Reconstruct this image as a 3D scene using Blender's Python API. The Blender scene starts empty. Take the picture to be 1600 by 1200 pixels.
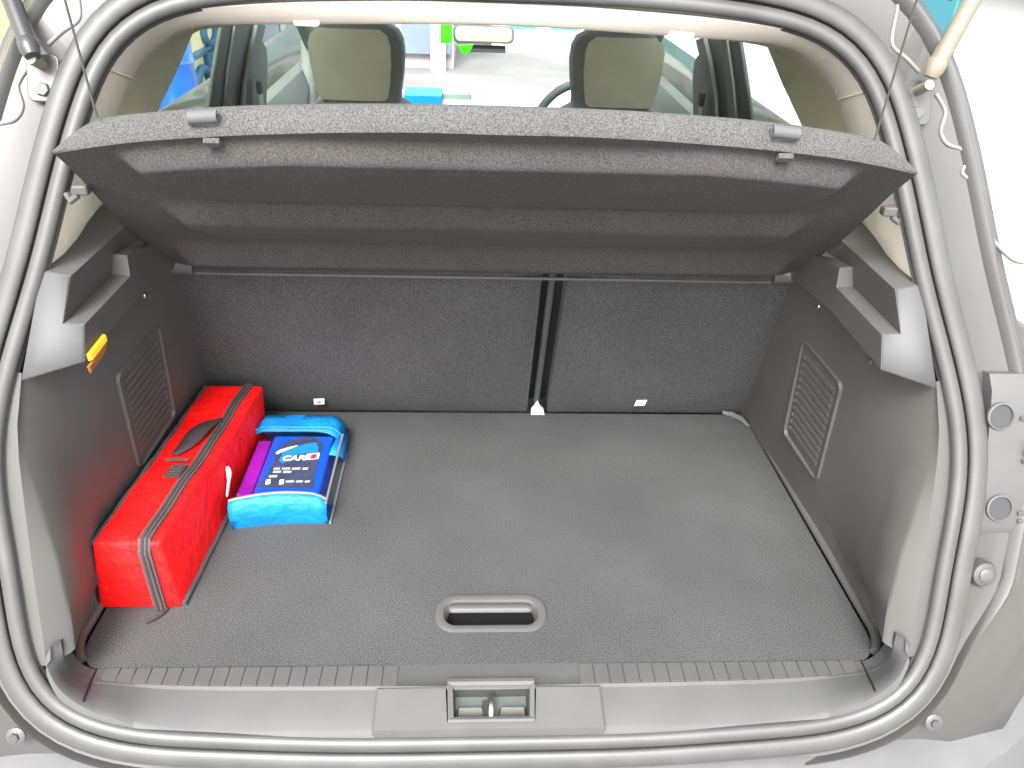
import bpy, math, random
from mathutils import Vector, Matrix

# ------------------------------------------------------------------ camera, sky, sun, exposure
SC = bpy.context.scene
COL = SC.collection
F_PX = 1200.0
CAM = Vector((-.027, -.669, .853))
YAW, PITCH, ROLL = (math.radians(a) for a in (3.6, 31.8, -2.4))
_cy, _sy, _cp, _sp = math.cos(YAW), math.sin(YAW), math.cos(PITCH), math.sin(PITCH)
FWD = Vector((_sy*_cp, _cy*_cp, -_sp))
_r = Vector((_cy, -_sy, 0)); _d = FWD.cross(_r)
RGT = _r*math.cos(ROLL) + _d*math.sin(ROLL)
DWN = -_r*math.sin(ROLL) + _d*math.cos(ROLL)
cam_data = bpy.data.cameras.new('camera')
cam_data.sensor_width = 36.0
cam_data.lens = 36.0*F_PX/1600.0
cam_data.clip_start = .02
cam_data.clip_end = 400
cam = bpy.data.objects.new('camera', cam_data)
COL.objects.link(cam)
m3 = Matrix((RGT, -DWN, -FWD)).transposed()
cam.matrix_world = Matrix.Translation(CAM) @ m3.to_4x4()
SC.camera = cam

SUN_ELEV, SUN_AZ = math.radians(50), math.radians(193)      # azimuth from +Y, clockwise: behind the camera
world = bpy.data.worlds.new('World'); SC.world = world; world.use_nodes = True
wn = world.node_tree
sky = wn.nodes.new('ShaderNodeTexSky'); sky.sky_type = 'NISHITA'; sky.sun_disc = False
sky.sun_elevation = SUN_ELEV; sky.sun_rotation = SUN_AZ
sky.air_density = .8; sky.dust_density = 3.5; sky.ozone_density = .6
wn.nodes['Background'].inputs['Strength'].default_value = .15
hsv = wn.nodes.new('ShaderNodeHueSaturation'); hsv.inputs['Saturation'].default_value = .16      # thin even cloud: a nearly white sky
wn.links.new(sky.outputs[0], hsv.inputs['Color'])
wn.links.new(hsv.outputs[0], wn.nodes['Background'].inputs['Color'])
sun_data = bpy.data.lights.new('sun', 'SUN'); sun_data.energy = 1.15; sun_data.angle = math.radians(24)
sun_data.color = (1, .97, .93)
sun = bpy.data.objects.new('sun', sun_data); COL.objects.link(sun)
sdir = Vector((math.sin(SUN_AZ)*math.cos(SUN_ELEV), math.cos(SUN_AZ)*math.cos(SUN_ELEV), math.sin(SUN_ELEV)))
sun.rotation_euler = sdir.to_track_quat('Z', 'Y').to_euler()
SC.view_settings.view_transform = 'Standard'
SC.view_settings.look = 'None'
SC.view_settings.gamma = 1
SC.view_settings.use_curve_mapping = False
SC.view_settings.exposure = 2.4

# ------------------------------------------------------------------ pixel -> place helpers
def ray(x, y):
    return FWD + RGT*((x-800)/F_PX) + DWN*((y-600)/F_PX)
def on_plane(x, y, p, n):
    v = ray(x, y); n = Vector(n)
    return CAM + v*((Vector(p)-CAM).dot(n)/v.dot(n))
def at_y(x, y, Y): return on_plane(x, y, (0, Y, 0), (0, 1, 0))
def at_x(x, y, X): return on_plane(x, y, (X, 0, 0), (1, 0, 0))
def at_z(x, y, Z=0): return on_plane(x, y, (0, 0, Z), (0, 0, 1))
PZ = [-.3, -.05, .2, .45, .8, 1.2]; PY = [-.2, -.10, .02, .16, .33, .5]      # side profile of the leaning hatch opening
def prof(z):
    for i in range(len(PZ)-1):
        if z <= PZ[i+1] or i == len(PZ)-2:
            return PY[i] + (PY[i+1]-PY[i])*(z-PZ[i])/(PZ[i+1]-PZ[i])
def opening(x, y):
    v = ray(x, y); lo, hi = .2, 4.
    for _ in range(50):
        m = (lo+hi)/2; p = CAM + v*m
        if p.y < prof(p.z): lo = m
        else: hi = m
    return CAM + v*lo
def mir(p): return Vector((-p[0], p[1], p[2]))
def sm(t): t = max(0., min(1., t)); return t*t*(3-2*t)

def spline(pts, n, closed=False):
    """centripetal-ish Catmull-Rom resampled to n points of even arc length"""
    P = [Vector(p) for p in pts]; N = len(P); out = []
    segs = N if closed else N-1
    for i in range(segs):
        if closed: a, b, c, d = P[(i-1) % N], P[i], P[(i+1) % N], P[(i+2) % N]
        else: a, b, c, d = P[max(i-1, 0)], P[i], P[i+1], P[min(i+2, N-1)]
        for k in range(16):
            t = k/16
            out.append(.5*((2*b)+(c-a)*t+(2*a-5*b+4*c-d)*t*t+(3*b-a-3*c+d)*t**3))
    if not closed: out.append(P[-1])
    else: out.append(out[0].copy())
    L = [0]
    for i in range(1, len(out)): L.append(L[-1]+(out[i]-out[i-1]).length)
    res = []; j = 0; m = n if closed else n-1
    for k in range(n):
        s = L[-1]*k/m
        while j < len(L)-2 and L[j+1] < s: j += 1
        t = (s-L[j])/max(L[j+1]-L[j], 1e-9)
        res.append(out[j].lerp(out[j+1], min(max(t, 0), 1)))
    return res

# ------------------------------------------------------------------ mesh builder
class MB:
    def __init__(s): s.v = []; s.f = []
    def add(s, vs, fs):
        o = len(s.v); s.v += [tuple(v) for v in vs]; s.f += [tuple(i+o for i in f) for f in fs]; return s
    def box(s, c, size, rot=None):
        c = Vector(c); hx, hy, hz = (a/2 for a in size); vs = []
        for x in (-hx, hx):
            for y in (-hy, hy):
                for z in (-hz, hz):
                    p = Vector((x, y, z))
                    if rot is not None: p = rot @ p
                    vs.append(c+p)
        return s.add(vs, [(0, 1, 3, 2), (4, 6, 7, 5), (0, 4, 5, 1), (2, 3, 7, 6), (0, 2, 6, 4), (1, 5, 7, 3)])
    def loft(s, rows, cu=False, cv=False, capu=False):
        """rows: list of equal-length point lists; cv closes each row, cu closes the stack"""
        n = len(rows[0]); m = len(rows); vs = [p for r in rows for p in r]; fs = []
        for i in range(m if cu else m-1):
            for j in range(n if cv else n-1):
                a = i*n+j; b = i*n+(j+1) % n; c = ((i+1) % m)*n+(j+1) % n; d = ((i+1) % m)*n+j
                fs.append((a, b, c, d))
        if capu: fs += [tuple(range(n))[::-1], tuple(range((m-1)*n, m*n))]
        return s.add(vs, fs)
    def tube(s, path, r, seg=10, closed=False, flat=1.0, up=None):
        P = [Vector(p) for p in path]; n = len(P); rows = []
        nrm = None
        for i in range(n):
            a = P[(i-1) % n] if (closed or i > 0) else P[i]; b = P[(i+1) % n] if (closed or i < n-1) else P[i]
            t = (b-a).normalized()
            if up is not None:
                u = up[i] if isinstance(up, list) else Vector(up)
                nrm = (u-t*u.dot(t)).normalized()
            elif nrm is None:
                u = Vector((0, 0, 1)) if abs(t.z) < .9 else Vector((1, 0, 0)); nrm = (u-t*u.dot(t)).normalized()
            else: nrm = (nrm-t*nrm.dot(t)).normalized()
            bi = t.cross(nrm); rr = r[i] if isinstance(r, (list, tuple)) else r
            rows.append([P[i]+nrm*(math.cos(2*math.pi*k/seg)*rr*flat)+bi*(math.sin(2*math.pi*k/seg)*rr) for k in range(seg)])
        return s.loft(rows, cu=closed, cv=True, capu=not closed)
    def prism(s, poly, vec):
        vec = Vector(vec); P = [Vector(p) for p in poly]; n = len(P)
        fs = [tuple(range(n))[::-1], tuple(range(n, 2*n))] + [(i, (i+1) % n, n+(i+1) % n, n+i) for i in range(n)]
        return s.add(P+[p+vec for p in P], fs)
    def shell(s, rows, vec):
        """open grid thickened by vec"""
        vec = Vector(vec); m = len(rows); n = len(rows[0])
        top = [p for r in rows for p in r]; bot = [Vector(p)+vec for p in top]; N = m*n; fs = []
        for i in range(m-1):
            for j in range(n-1):
                a = i*n+j; b = a+1; c = a+n+1; d = a+n
                fs.append((a, b, c, d)); fs.append((N+d, N+c, N+b, N+a))
        for i in range(m-1):
            for j in (0, n-1):
                a = i*n+j; b = a+n; fs.append((a, b, N+b, N+a) if j == 0 else (b, a, N+a, N+b))
        for j in range(n-1):
            for i in (0, m-1):
                a = i*n+j; b = a+1; fs.append((b, a, N+a, N+b) if i == 0 else (a, b, N+b, N+a))
        return s.add(top+bot, fs)
    def disc(s, c, nrm, r, h, seg=20, dome=0.):
        c = Vector(c); nrm = Vector(nrm).normalized()
        u = nrm.orthogonal().normalized(); w = nrm.cross(u); rows = []
        for rr, hh in ((r, 0), (r, h*.6), (r*.86, h), (r*.5, h+dome*.75), (r*.02, h+dome)):
            rows.append([c+nrm*hh+(u*math.cos(a)+w*math.sin(a))*rr for a in [2*math.pi*k/seg for k in range(seg)]])
        return s.loft(rows, cv=True, capu=True)
    def build(s, name, mat, parent=None, smooth=35, bevel=0, bseg=2, sub=0, solid=0, kind=None, fix=True):
        me = bpy.data.meshes.new(name); me.from_pydata(s.v, [], s.f); me.validate(); me.update()
        if fix:
            import bmesh
            bm = bmesh.new(); bm.from_mesh(me); bmesh.ops.remove_doubles(bm, verts=bm.verts, dist=1e-6)
            bmesh.ops.recalc_face_normals(bm, faces=bm.faces); bm.to_mesh(me); bm.free()
        if smooth:
            me.shade_smooth(); me.set_sharp_from_angle(angle=math.radians(smooth))
        o = bpy.data.objects.new(name, me); COL.objects.link(o); me.materials.append(mat)
        if solid:
            md = o.modifiers.new('solid', 'SOLIDIFY'); md.thickness = solid; md.offset = 0
        if bevel:
            md = o.modifiers.new('bevel', 'BEVEL'); md.width = bevel; md.segments = bseg; md.limit_method = 'ANGLE'; md.angle_limit = math.radians(35); md.harden_normals = True
        if sub:
            md = o.modifiers.new('sub', 'SUBSURF'); md.levels = sub; md.render_levels = sub
        if parent is not None: put(o, parent)
        if kind: o['kind'] = kind
        return o
def world_loc(o):
    l = Vector(o.location)
    while o.parent: o = o.parent; l += Vector(o.location)
    return l
def put(o, parent):
    o.parent = parent; o.location = Vector(o.location)-world_loc(parent)
def thing(name, label, cat, loc=(0, 0, 0), group=None, parent=None):
    o = bpy.data.objects.new(name, None); COL.objects.link(o); o.location = loc; o.empty_display_size = .05
    if label: o['label'] = label
    if cat: o['category'] = cat
    if group: o['group'] = group
    if parent is not None: put(o, parent)
    return o

# ------------------------------------------------------------------ materials
def mat(name, base, rough=.6, metal=0., spec=.5, noise=0., nscale=40, bump=0., bscale=300, bdist=.002, coat=0., sheen=0., base2=None, fine=0., fscale=900, detail=3):
    m = bpy.data.materials.new(name); m.use_nodes = True; nt = m.node_tree; N = nt.nodes; L = nt.links
    b = N['Principled BSDF']
    b.inputs['Roughness'].default_value = rough; b.inputs['Metallic'].default_value = metal
    b.inputs['Specular IOR Level'].default_value = spec
    b.inputs['Coat Weight'].default_value = coat; b.inputs['Coat Roughness'].default_value = .08
    if sheen: b.inputs['Sheen Weight'].default_value = sheen; b.inputs['Sheen Roughness'].default_value = .6
    tc = N.new('ShaderNodeTexCoord')
    def nz(scale, det=detail):
        t = N.new('ShaderNodeTexNoise'); t.inputs['Scale'].default_value = scale; t.inputs['Detail'].default_value = det
        L.new(tc.outputs['Object'], t.inputs['Vector']); return t
    col = None
    if noise or base2:
        t = nz(nscale); r = N.new('ShaderNodeMapRange'); r.inputs['From Min'].default_value = .3; r.inputs['From Max'].default_value = .7
        L.new(t.outputs['Fac'], r.inputs['Value'])
        mx = N.new('ShaderNodeMix'); mx.data_type = 'RGBA'
        L.new(r.outputs[0], mx.inputs['Factor'])
        lo = base if base2 else [c*(1-noise) for c in base]; hi = base2 if base2 else [c*(1+noise) for c in base]
        mx.inputs[6].default_value = (*lo, 1); mx.inputs[7].default_value = (*hi, 1); col = mx.outputs[2]
    if fine:
        t = nz(fscale, 2); r = N.new('ShaderNodeMapRange'); r.inputs['From Min'].default_value = .28; r.inputs['From Max'].default_value = .72
        r.inputs['To Min'].default_value = 1-fine; r.inputs['To Max'].default_value = 1+fine
        L.new(t.outputs['Fac'], r.inputs['Value'])
        vm = N.new('ShaderNodeVectorMath'); vm.operation = 'SCALE'
        if col is None: vm.inputs[0].default_value = base
        else: L.new(col, vm.inputs[0])
        L.new(r.outputs[0], vm.inputs['Scale']); col = vm.outputs[0]
    if col is None: b.inputs['Base Color'].default_value = (*base, 1)
    else: L.new(col, b.inputs['Base Color'])
    if bump:
        t = nz(bscale, 4); bp = N.new('ShaderNodeBump'); bp.inputs['Strength'].default_value = bump; bp.inputs['Distance'].default_value = bdist
        L.new(t.outputs['Fac'], bp.inputs['Height']); L.new(bp.outputs[0], b.inputs['Normal'])
    return m
def glass_mat(name, tint, gloss=.05):
    m = bpy.data.materials.new(name); m.use_nodes = True; nt = m.node_tree; N = nt.nodes; L = nt.links
    N.remove(N['Principled BSDF'])
    t = N.new('ShaderNodeBsdfTransparent'); t.inputs[0].default_value = (*tint, 1)
    g = N.new('ShaderNodeBsdfGlossy'); g.inputs['Roughness'].default_value = .02
    mx = N.new('ShaderNodeMixShader'); mx.inputs[0].default_value = gloss; L.new(t.outputs[0], mx.inputs[1]); L.new(g.outputs[0], mx.inputs[2])
    L.new(mx.outputs[0], N['Material Output'].inputs['Surface']); return m

M = {}
M['carpet'] = mat('floor carpet', (.049, .050, .0505), .95, spec=.15, noise=.14, nscale=5, fine=.75, fscale=620, bump=.25, bscale=700, bdist=.0008, sheen=.03)
M['seat_carpet'] = mat('seat carpet', (.046, .0455, .046), .95, spec=.15, noise=.10, nscale=5, fine=.70, fscale=560, bump=.25, bscale=600, bdist=.0008, sheen=.03)
M['felt'] = mat('shelf felt', (.066, .065, .063), .95, spec=.15, noise=.08, nscale=10, fine=.55, fscale=620, bump=.3, bscale=700, bdist=.0008, sheen=.03)
M['felt_shaded'] = mat('shade darkened shelf felt', (.041, .039, .037), .95, spec=.15, noise=.10, nscale=10, fine=.45, fscale=560, bump=.25, bscale=600, bdist=.0008, sheen=.03)  # underside felt darkened in colour to stand in for shade below the shelf
M['trim'] = mat('grained dark plastic', (.068, .066, .062), .58, spec=.5, noise=.08, nscale=7, bump=.12, bscale=1400, bdist=.0003)
M['trim_grey'] = mat('grained grey plastic', (.080, .080, .082), .72, spec=.5, noise=.06, nscale=10, bump=.22, bscale=1000, bdist=.0006)
M['sill'] = mat('sill plastic', (.056, .056, .056), .62, spec=.5, noise=.08, nscale=14, bump=.2, bscale=1000, bdist=.0006)
M['rubber'] = mat('seal rubber', (.056, .056, .053), .42, spec=.5, noise=.12, nscale=18, bump=.12, bscale=260, bdist=.001)
M['black'] = mat('black void plastic', (.008, .008, .009), .6)
M['paint'] = mat('metallic body paint', (.068, .065, .062), .42, metal=.35, spec=.5, noise=.05, nscale=12, coat=.5, fine=.05, fscale=1400)
M['sealer'] = mat('seam sealer', (.15, .145, .14), .5, noise=.08, nscale=60)
M['housing'] = mat('lamp housing plastic', (.070, .070, .070), .45, noise=.05, nscale=30, bump=.1, bscale=500)
M['bumper'] = mat('bumper plastic', (.09, .09, .092), .55, noise=.08, nscale=20, bump=.1, bscale=600)
M['beige'] = mat('beige pillar trim', (.80, .73, .61), .75, spec=.3, noise=.04, nscale=8, bump=.15, bscale=900, bdist=.0006)
M['beige_dark'] = mat('sand window surround trim', (.86, .79, .60), .75, spec=.3, noise=.04, nscale=8, bump=.15, bscale=900, bdist=.0006)
M['liner'] = mat('headliner cloth', (.82, .75, .66), .9, spec=.2, noise=.05, nscale=20, bump=.2, bscale=900, bdist=.0006)
M['cabin_dark'] = mat('dark cabin plastic', (.045, .055, .052), .55, noise=.1, nscale=9)
M['cabin_grey'] = mat('grey cabin plastic', (.12, .135, .125), .6, noise=.1, nscale=9)
M['dash'] = mat('dashboard plastic', (.42, .45, .45), .4, noise=.1, nscale=9)  # base paled to stand in for bright reflections on the dash top
M['seat_back'] = mat('olive seat back vinyl', (.74, .70, .55), .55, noise=.05, nscale=14, bump=.2, bscale=500, bdist=.0006)
M['seat_side'] = mat('grey seat cloth', (.27, .29, .285), .85, noise=.1, nscale=20, bump=.3, bscale=700, bdist=.0008)
M['red'] = mat('red nylon', (.86, .004, .004), .62, spec=.3, noise=.10, nscale=30, bump=.7, bscale=55, bdist=.006, fine=.18, fscale=700)
M['red_web'] = mat('dark webbing', (.030, .018, .020), .8, fine=.3, fscale=700, bump=.5, bscale=900, bdist=.001)
M['piping'] = mat('grey binding tape', (.055, .045, .047), .75, fine=.35, fscale=500, bump=.5, bscale=900, bdist=.001)
M['cyan'] = mat('cyan nylon', (.002, .15, .42), .55, spec=.35, noise=.12, nscale=30, bump=.7, bscale=60, bdist=.006, fine=.15, fscale=700)
M['navy'] = mat('blue printed card', (.004, .06, .50), .35, noise=.12, nscale=18)
M['label_dark'] = mat('dark label print', (.035, .04, .07), .4, noise=.25, nscale=40)
M['label_blue'] = mat('mid blue print', (.01, .17, .50), .4)
M['label_white'] = mat('white print', (.8, .8, .8), .4)
M['label_grey'] = mat('grey print', (.33, .34, .38), .4)
M['label_red'] = mat('red print', (.75, .02, .03), .4)
M['pipe_grey'] = mat('grey piping', (.14, .145, .16), .5)
M['magenta'] = mat('magenta inner sleeve', (.20, .006, .22), .4, noise=.25, nscale=30)
M['white'] = mat('white plastic', (.75, .77, .76), .5)
M['metal'] = mat('bright steel', (.62, .60, .57), .3, metal=1.)
M['metal_dark'] = mat('dark strut enamel', (.045, .045, .047), .35, metal=.2, spec=.5)
M['strut_tan'] = mat('tan strut enamel', (.17, .155, .115), .4, noise=.05)
M['cord'] = mat('black cord', (.03, .03, .03), .8)
M['glass'] = glass_mat('window glass', (.80, .92, .80))
M['glass_front'] = glass_mat('windscreen glass', (.90, .96, .95))
M['pvc'] = glass_mat('clear vinyl', (.93, .96, 1.0))
M['green'] = mat('bright green card', (.06, .80, .01), .5)
M['book'] = mat('blue cover', (.01, .33, .80), .45)
M['asphalt'] = mat('pale road surface', (.17, .168, .162), .9, noise=.12, nscale=2, fine=.2, fscale=60)
M['wall_white'] = mat('white plaster', (.72, .715, .70), .9, noise=.03, nscale=3, bump=.2, bscale=60)
M['wall_cream'] = mat('cream plaster', (.66, .63, .40), .9, noise=.05, nscale=2, bump=.2, bscale=60)
M['wall_pink'] = mat('pale pink plaster', (.36, .31, .33), .9, noise=.04, nscale=2)
M['door_cyan'] = mat('cyan painted wood', (.05, .24, .30), .6, noise=.08, nscale=5)
M['shop_blue'] = mat('pale blue shutter', (.15, .19, .25), .6, noise=.08, nscale=5)
M['deep_blue'] = mat('deep blue letters', (.02, .10, .20), .5)
M['car_blue'] = mat('blue paint', (.01, .13, .62), .3, coat=.6)
M['lamp_base'] = mat('orange lamp base', (.30, .10, .02), .45)
M['amber'] = mat('amber lamp lens', (.55, .26, .01), .3)
nt = M['amber'].node_tree; nt.nodes['Principled BSDF'].inputs['Emission Color'].default_value = (1, .55, .04, 1); nt.nodes['Principled BSDF'].inputs['Emission Strength'].default_value = .15

# ------------------------------------------------------------------ ground
g = MB().loft([[(-60, -40, -.72), (60, -40, -.72)], [(-60, 90, -.72), (60, 90, -.72)]])
go = g.build('ground', M['asphalt'], smooth=0); go['kind'] = 'structure'; go['label'] = 'pale road surface around the car'

# ================================================================== CAR
CAR = thing('car', 'grey car seen through its open tailgate, boot lined in dark carpet', 'car', (0, .9, -.72))

# ---- hatch opening paths (right half traced from sill centre to roof centre, then mirrored)
GROOVE_R = [(768, 1174), (1000, 1169), (1200, 1155), (1300, 1147), (1387, 1120), (1425, 1097), (1450, 1060), (1465, 1025), (1477, 975), (1485, 900), (1497, 850),
            (1510, 787), (1517, 712), (1512, 650), (1500, 600), (1482, 525), (1460, 450), (1440, 350), (1427, 280), (1412, 225), (1400, 175), (1388, 130), (1372, 100),
            (1350, 70), (1320, 45), (1280, 24), (1200, 6), (1080, -10), (920, -22), (768, -27)]
def sym_path(px):
    R = [opening(*p) for p in px]
    R[0].x = 0; R[-1].x = 0
    R = spline(R, 90)
    full = R + [mir(p) for p in R[-2:0:-1]]
    return full
GRO = sym_path(GROOVE_R)
NP = len(GRO)
for _ in range(9):
    GRO = [(GRO[i-1]+GRO[i]*2+GRO[(i+1) % NP])/4 for i in range(NP)]
def onrm(z):                                   # outward normal of the leaning opening (towards the rear)
    dy = (prof(z+.03)-prof(z-.03))/.06
    return Vector((0, -1, dy)).normalized()
def smooth_list(A, k=6):
    for _ in range(k):
        A = [(A[i-1]+A[i]*2+A[(i+1) % len(A)])/4 for i in range(len(A))]
    return A
ONRM = smooth_list([onrm(p.z) for p in GRO], 8)
ONRM = [n.normalized() for n in ONRM]
TAN = [(GRO[(i+1) % NP]-GRO[i-1]).normalized() for i in range(NP)]
OUTW = [TAN[i].cross(ONRM[i]).normalized() for i in range(NP)]
_cen = Vector((0, .1, .36))
OUTW = [o if o.dot(GRO[i]-_cen) > 0 else -o for i, o in enumerate(OUTW)]
def off(i, o, n): return GRO[i]+OUTW[i]*o+ONRM[i]*n
seal = thing('hatch_seal', None, None, (0, 0, 0), parent=CAR)
def ring(cols, name, m, parent, **k):
    rows = [[off(i, *c(GRO[i].z) if callable(c) else c) for c in cols] for i in range(NP)]
    return MB().loft(rows, cu=True).build(name, m, parent, **k)
def arc(co, cn, ro, rn, a0, a1, n):
    return [(co+ro*math.cos(math.radians(a0+(a1-a0)*t/n)), cn+rn*math.sin(math.radians(a0+(a1-a0)*t/n))) for t in range(n+1)]
ring(arc(.0135, -.001, .0120, .0065, 200, -20, 14), 'outer_lip', M['rubber'], seal, smooth=70)
ring(arc(-.0120, .000, .0095, .0080, 200, -20, 14), 'inner_lip', M['rubber'], seal, smooth=70)
ring([(-.004, -.004), (0, -.007), (.004, -.004)], 'seal_groove', M['black'], seal, smooth=70)
ring([(-.0205, -.003), (-.0212, -.005), (-.0216, -.008)], 'seal_flange', M['trim'], seal, smooth=70)

# ---- painted body flange around the opening
def W(z): return .050+.055*sm((z-.06)/.10)
def bc(k, n): return lambda z: (.022+(W(z)-.022)*k, n)
def ex(o, n, hi): return lambda z: (W(z)+hi+(o-hi)*(1-sm((z-.34)/.08)), n if z < .34 else min(n, -.035))
body = thing('body_shell', None, None, (0, 0, 0), parent=CAR)
ring([(.018, -.010), bc(.12, -.013), bc(.45, -.014), bc(.62, -.013), bc(.68, -.006), bc(.74, -.003), bc(.80, -.006), bc(.90, -.016), bc(.97, -.018), bc(1.0, -.026), ex(.004, -.032, .004), ex(.07, -.036, .006), ex(.14, -.06, .02), ex(.19, -.14, .03), ex(.20, -.32, .03)],
     'hatch_surround', M['paint'], body, smooth=50)

# inner edge of the seal, right side, bottom centre -> top centre (3D)
def inner(z, o=-.026, n=-.010):
    best = min(range(NP//2+1), key=lambda i: abs(GRO[i].z-z)+(0 if GRO[i].x > .2 else 9))
    return off(best, o, n)

# ---- quarter panels, bumper, roof
for s in (1, -1):
    rows = []
    for z in (-.55, -.3, -.1, .1, .3, .42):
        rows.append([Vector((s*x, y+(.10 if z > .25 else 0), z)) for x, y in ((.74, .16+.2*max(0, z)), (.752, .30), (.76, .42), (.76, .7), (.76, 1.2), (.76, 3.2))])
    MB().loft(rows).build('quarter_panel', M['paint'], body, smooth=50, solid=.003)
bmp = MB()
prof_b = [(-.05, -.075), (-.075, -.068), (-.115, -.072), (-.17, -.095), (-.20, -.16), (-.205, -.28), (-.18, -.42)]
rows = []
for k in range(33):
    t = -1+2*k/32; x = .80*t; back = .16*abs(t)**4
    rows.append([Vector((x, y+back, z)) for y, z in prof_b])
MB().loft(rows).build('bumper', M['bumper'], body, smooth=40, solid=.004)
rows = [[Vector((x, y, .845-.06*(x/.6)**2-.02*((y-1.1)/.8)**2)) for x in [-.56+.07*k for k in range(17)]] for y in (.36, .5, .8, 1.1, 1.4, 1.7)]
MB().loft(rows).build('roof_skin', M['paint'], body, smooth=60, solid=.003)
rows = [[Vector((x, y, z-.05*(x/.7)**2)) for x in [-.7+.14*k for k in range(11)]] for y, z in ((2.70, .20), (2.9, .15), (3.2, .07), (3.4, -.04), (3.45, -.25))]
MB().loft(rows).build('bonnet', M['paint'], body, smooth=60, solid=.003)

# seam sealer bead, bolts, lamp housing on both sides of the opening
def pillar_pt(x, y, n=-.012):
    v = ray(x, y); p = opening(x, y)
    d_ = onrm(p.z); return p + v.normalized()*(abs(n)/max(.2, abs(v.normalized().dot(d_))))
BEAD_A = [(1402, 8), (1400, 25), (1394, 55), (1396, 74), (1417, 92), (1436, 112)]
BEAD_B = [(1462, 146), (1477, 175), (1470, 205), (1480, 225), (1503, 234), (1512, 250), (1503, 270), (1520, 283), (1535, 294), (1523, 318), (1532, 350), (1555, 380), (1582, 405), (1600, 410)]
for s in (1, -1):
    for P in (BEAD_A, BEAD_B):
        pts = spline([pillar_pt(*p, n=-.0135) for p in P], 70)
        if s < 0: pts = [mir(p) for p in pts]
        MB().tube(pts, .0028, 8).build('seam_bead', M['sealer'], body, smooth=70)
    for px in ((1458, 1128),):
        p = pillar_pt(*px, n=-.0135); p = p if s > 0 else mir(p); nn = onrm(p.z)
        b = MB().disc(p, nn, .0115, .003, 22, .001).build('bolt', M['housing'], body)
        MB().disc(p+nn*.0035, nn, .006, .003, 6, .0).build('bolt_head', M['paint'], b)

# lamp housing plate with screw wells
def frame_basis(c, nrm, upish=(0, 0, 1)):
    n = Vector(nrm).normalized(); u = Vector((1, 0, 0)); u = (u-n*u.dot(n)).normalized(); w = n.cross(u)
    if w.dot(Vector(upish)) < 0: w = -w
    return u, w, n
def rrect(w, h, r, n=6):
    out = []
    for cx, cy, a0 in ((w/2-r, h/2-r, 0), (-w/2+r, h/2-r, 90), (-w/2+r, -h/2+r, 180), (w/2-r, -h/2+r, 270)):
        for k in range(n+1):
            a = math.radians(a0+90*k/n); out.append((cx+r*math.cos(a), cy+r*math.sin(a)))
    return out
def poly3(c, u, w, pts, n=None, h=0): return [Vector(c)+u*a+w*b+(n*h if n else Vector()) for a, b in pts]
for s in (1, -1):
    a = pillar_pt(1532, 583, -.010); b = pillar_pt(1535, 832, -.010)
    c = (a+b)/2; nn = Vector((.0, -1, .45)).normalized(); u, w, nn = frame_basis(c, nn)
    hgt = (a-b).length
    P = lambda x, y, h=0: (lambda q: q if s > 0 else mir(q))(c+u*x+w*y+nn*h)
    H = hgt/2
    rows = []
    for y, h in ((-H-.004, -.03), (-H, .006), (-H+.01, .010), (-H*.3, .010), (H*.5, .010), (H*.8, .008), (H, 0.0), (H+.004, -.03)):
        rows.append([P(-.001, y, -.025), P(0, y, h), P(.03, y, h+.001), (P(.08, y, h)), P(.14, y, h-.01), P(.15, y, h-.05)])
    lh = MB().loft(rows).build('lamp_housing', M['housing'], body, smooth=35)
    for px in ((1562, 650), (1560, 793)):
        q = on_plane(*px, c+nn*.010, nn); q = q if s > 0 else mir(q)
        n2 = nn
        rw = []
        for rr, hh in ((.0175, .000), (.0172, .0035), (.0150, .004), (.0142, .001), (.0135, .0008), (.003, .0006)):
            rw.append([q+n2*hh+(u*math.cos(t)+w*math.sin(t))*rr for t in [2*math.pi*k/24 for k in range(24)]])
        MB().loft(rw, cv=True).build('screw_well', M['housing'], lh, smooth=50)
        rw = [[q+n2*.0016+(u*math.cos(t)+w*math.sin(t))*rr for t in [2*math.pi*k/24 for k in range(24)]] for rr in (.0135, .0002)]
        MB().loft(rw, cv=True).build('recess_shade', M['metal_dark'], lh, smooth=0)  # flat dark disc painted in for the shade of a deeper hole
    for px0, px1 in (((1592, 655), (1600, 655)), ((1588, 803), (1600, 803)), ((1588, 815), (1600, 815))):
        q0 = on_plane(*px0, c+nn*.010, nn); q = q0 if s > 0 else mir(q0)
        MB().box(q+Vector((s*.025, 0, .0015)), (.05, .006, .006)).build('rib', M['housing'], lh, bevel=.001)
    q0 = on_plane(1600, 726, c+nn*.010, nn); q = q0 if s > 0 else mir(q0)
    for k in range(6):
        MB().box(q+Vector((s*.012, -.0005, .03-.012*k)), (.034, .006, .004)).build('vent_slat', M['trim_grey'], lh, bevel=.0008)
    # lower bracket with round stopper
    q0 = pillar_pt(1530, 893, -.012); q = q0 if s > 0 else mir(q0)
    st = MB().disc(q, nn, .0175, .012, 26, .002).build('rubber_stopper', M['paint'], body, smooth=45)
    MB().disc(q+nn*.0135, nn, .009, .002, 20, .001).build('stopper_cap', M['housing'], st, smooth=45)

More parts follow.
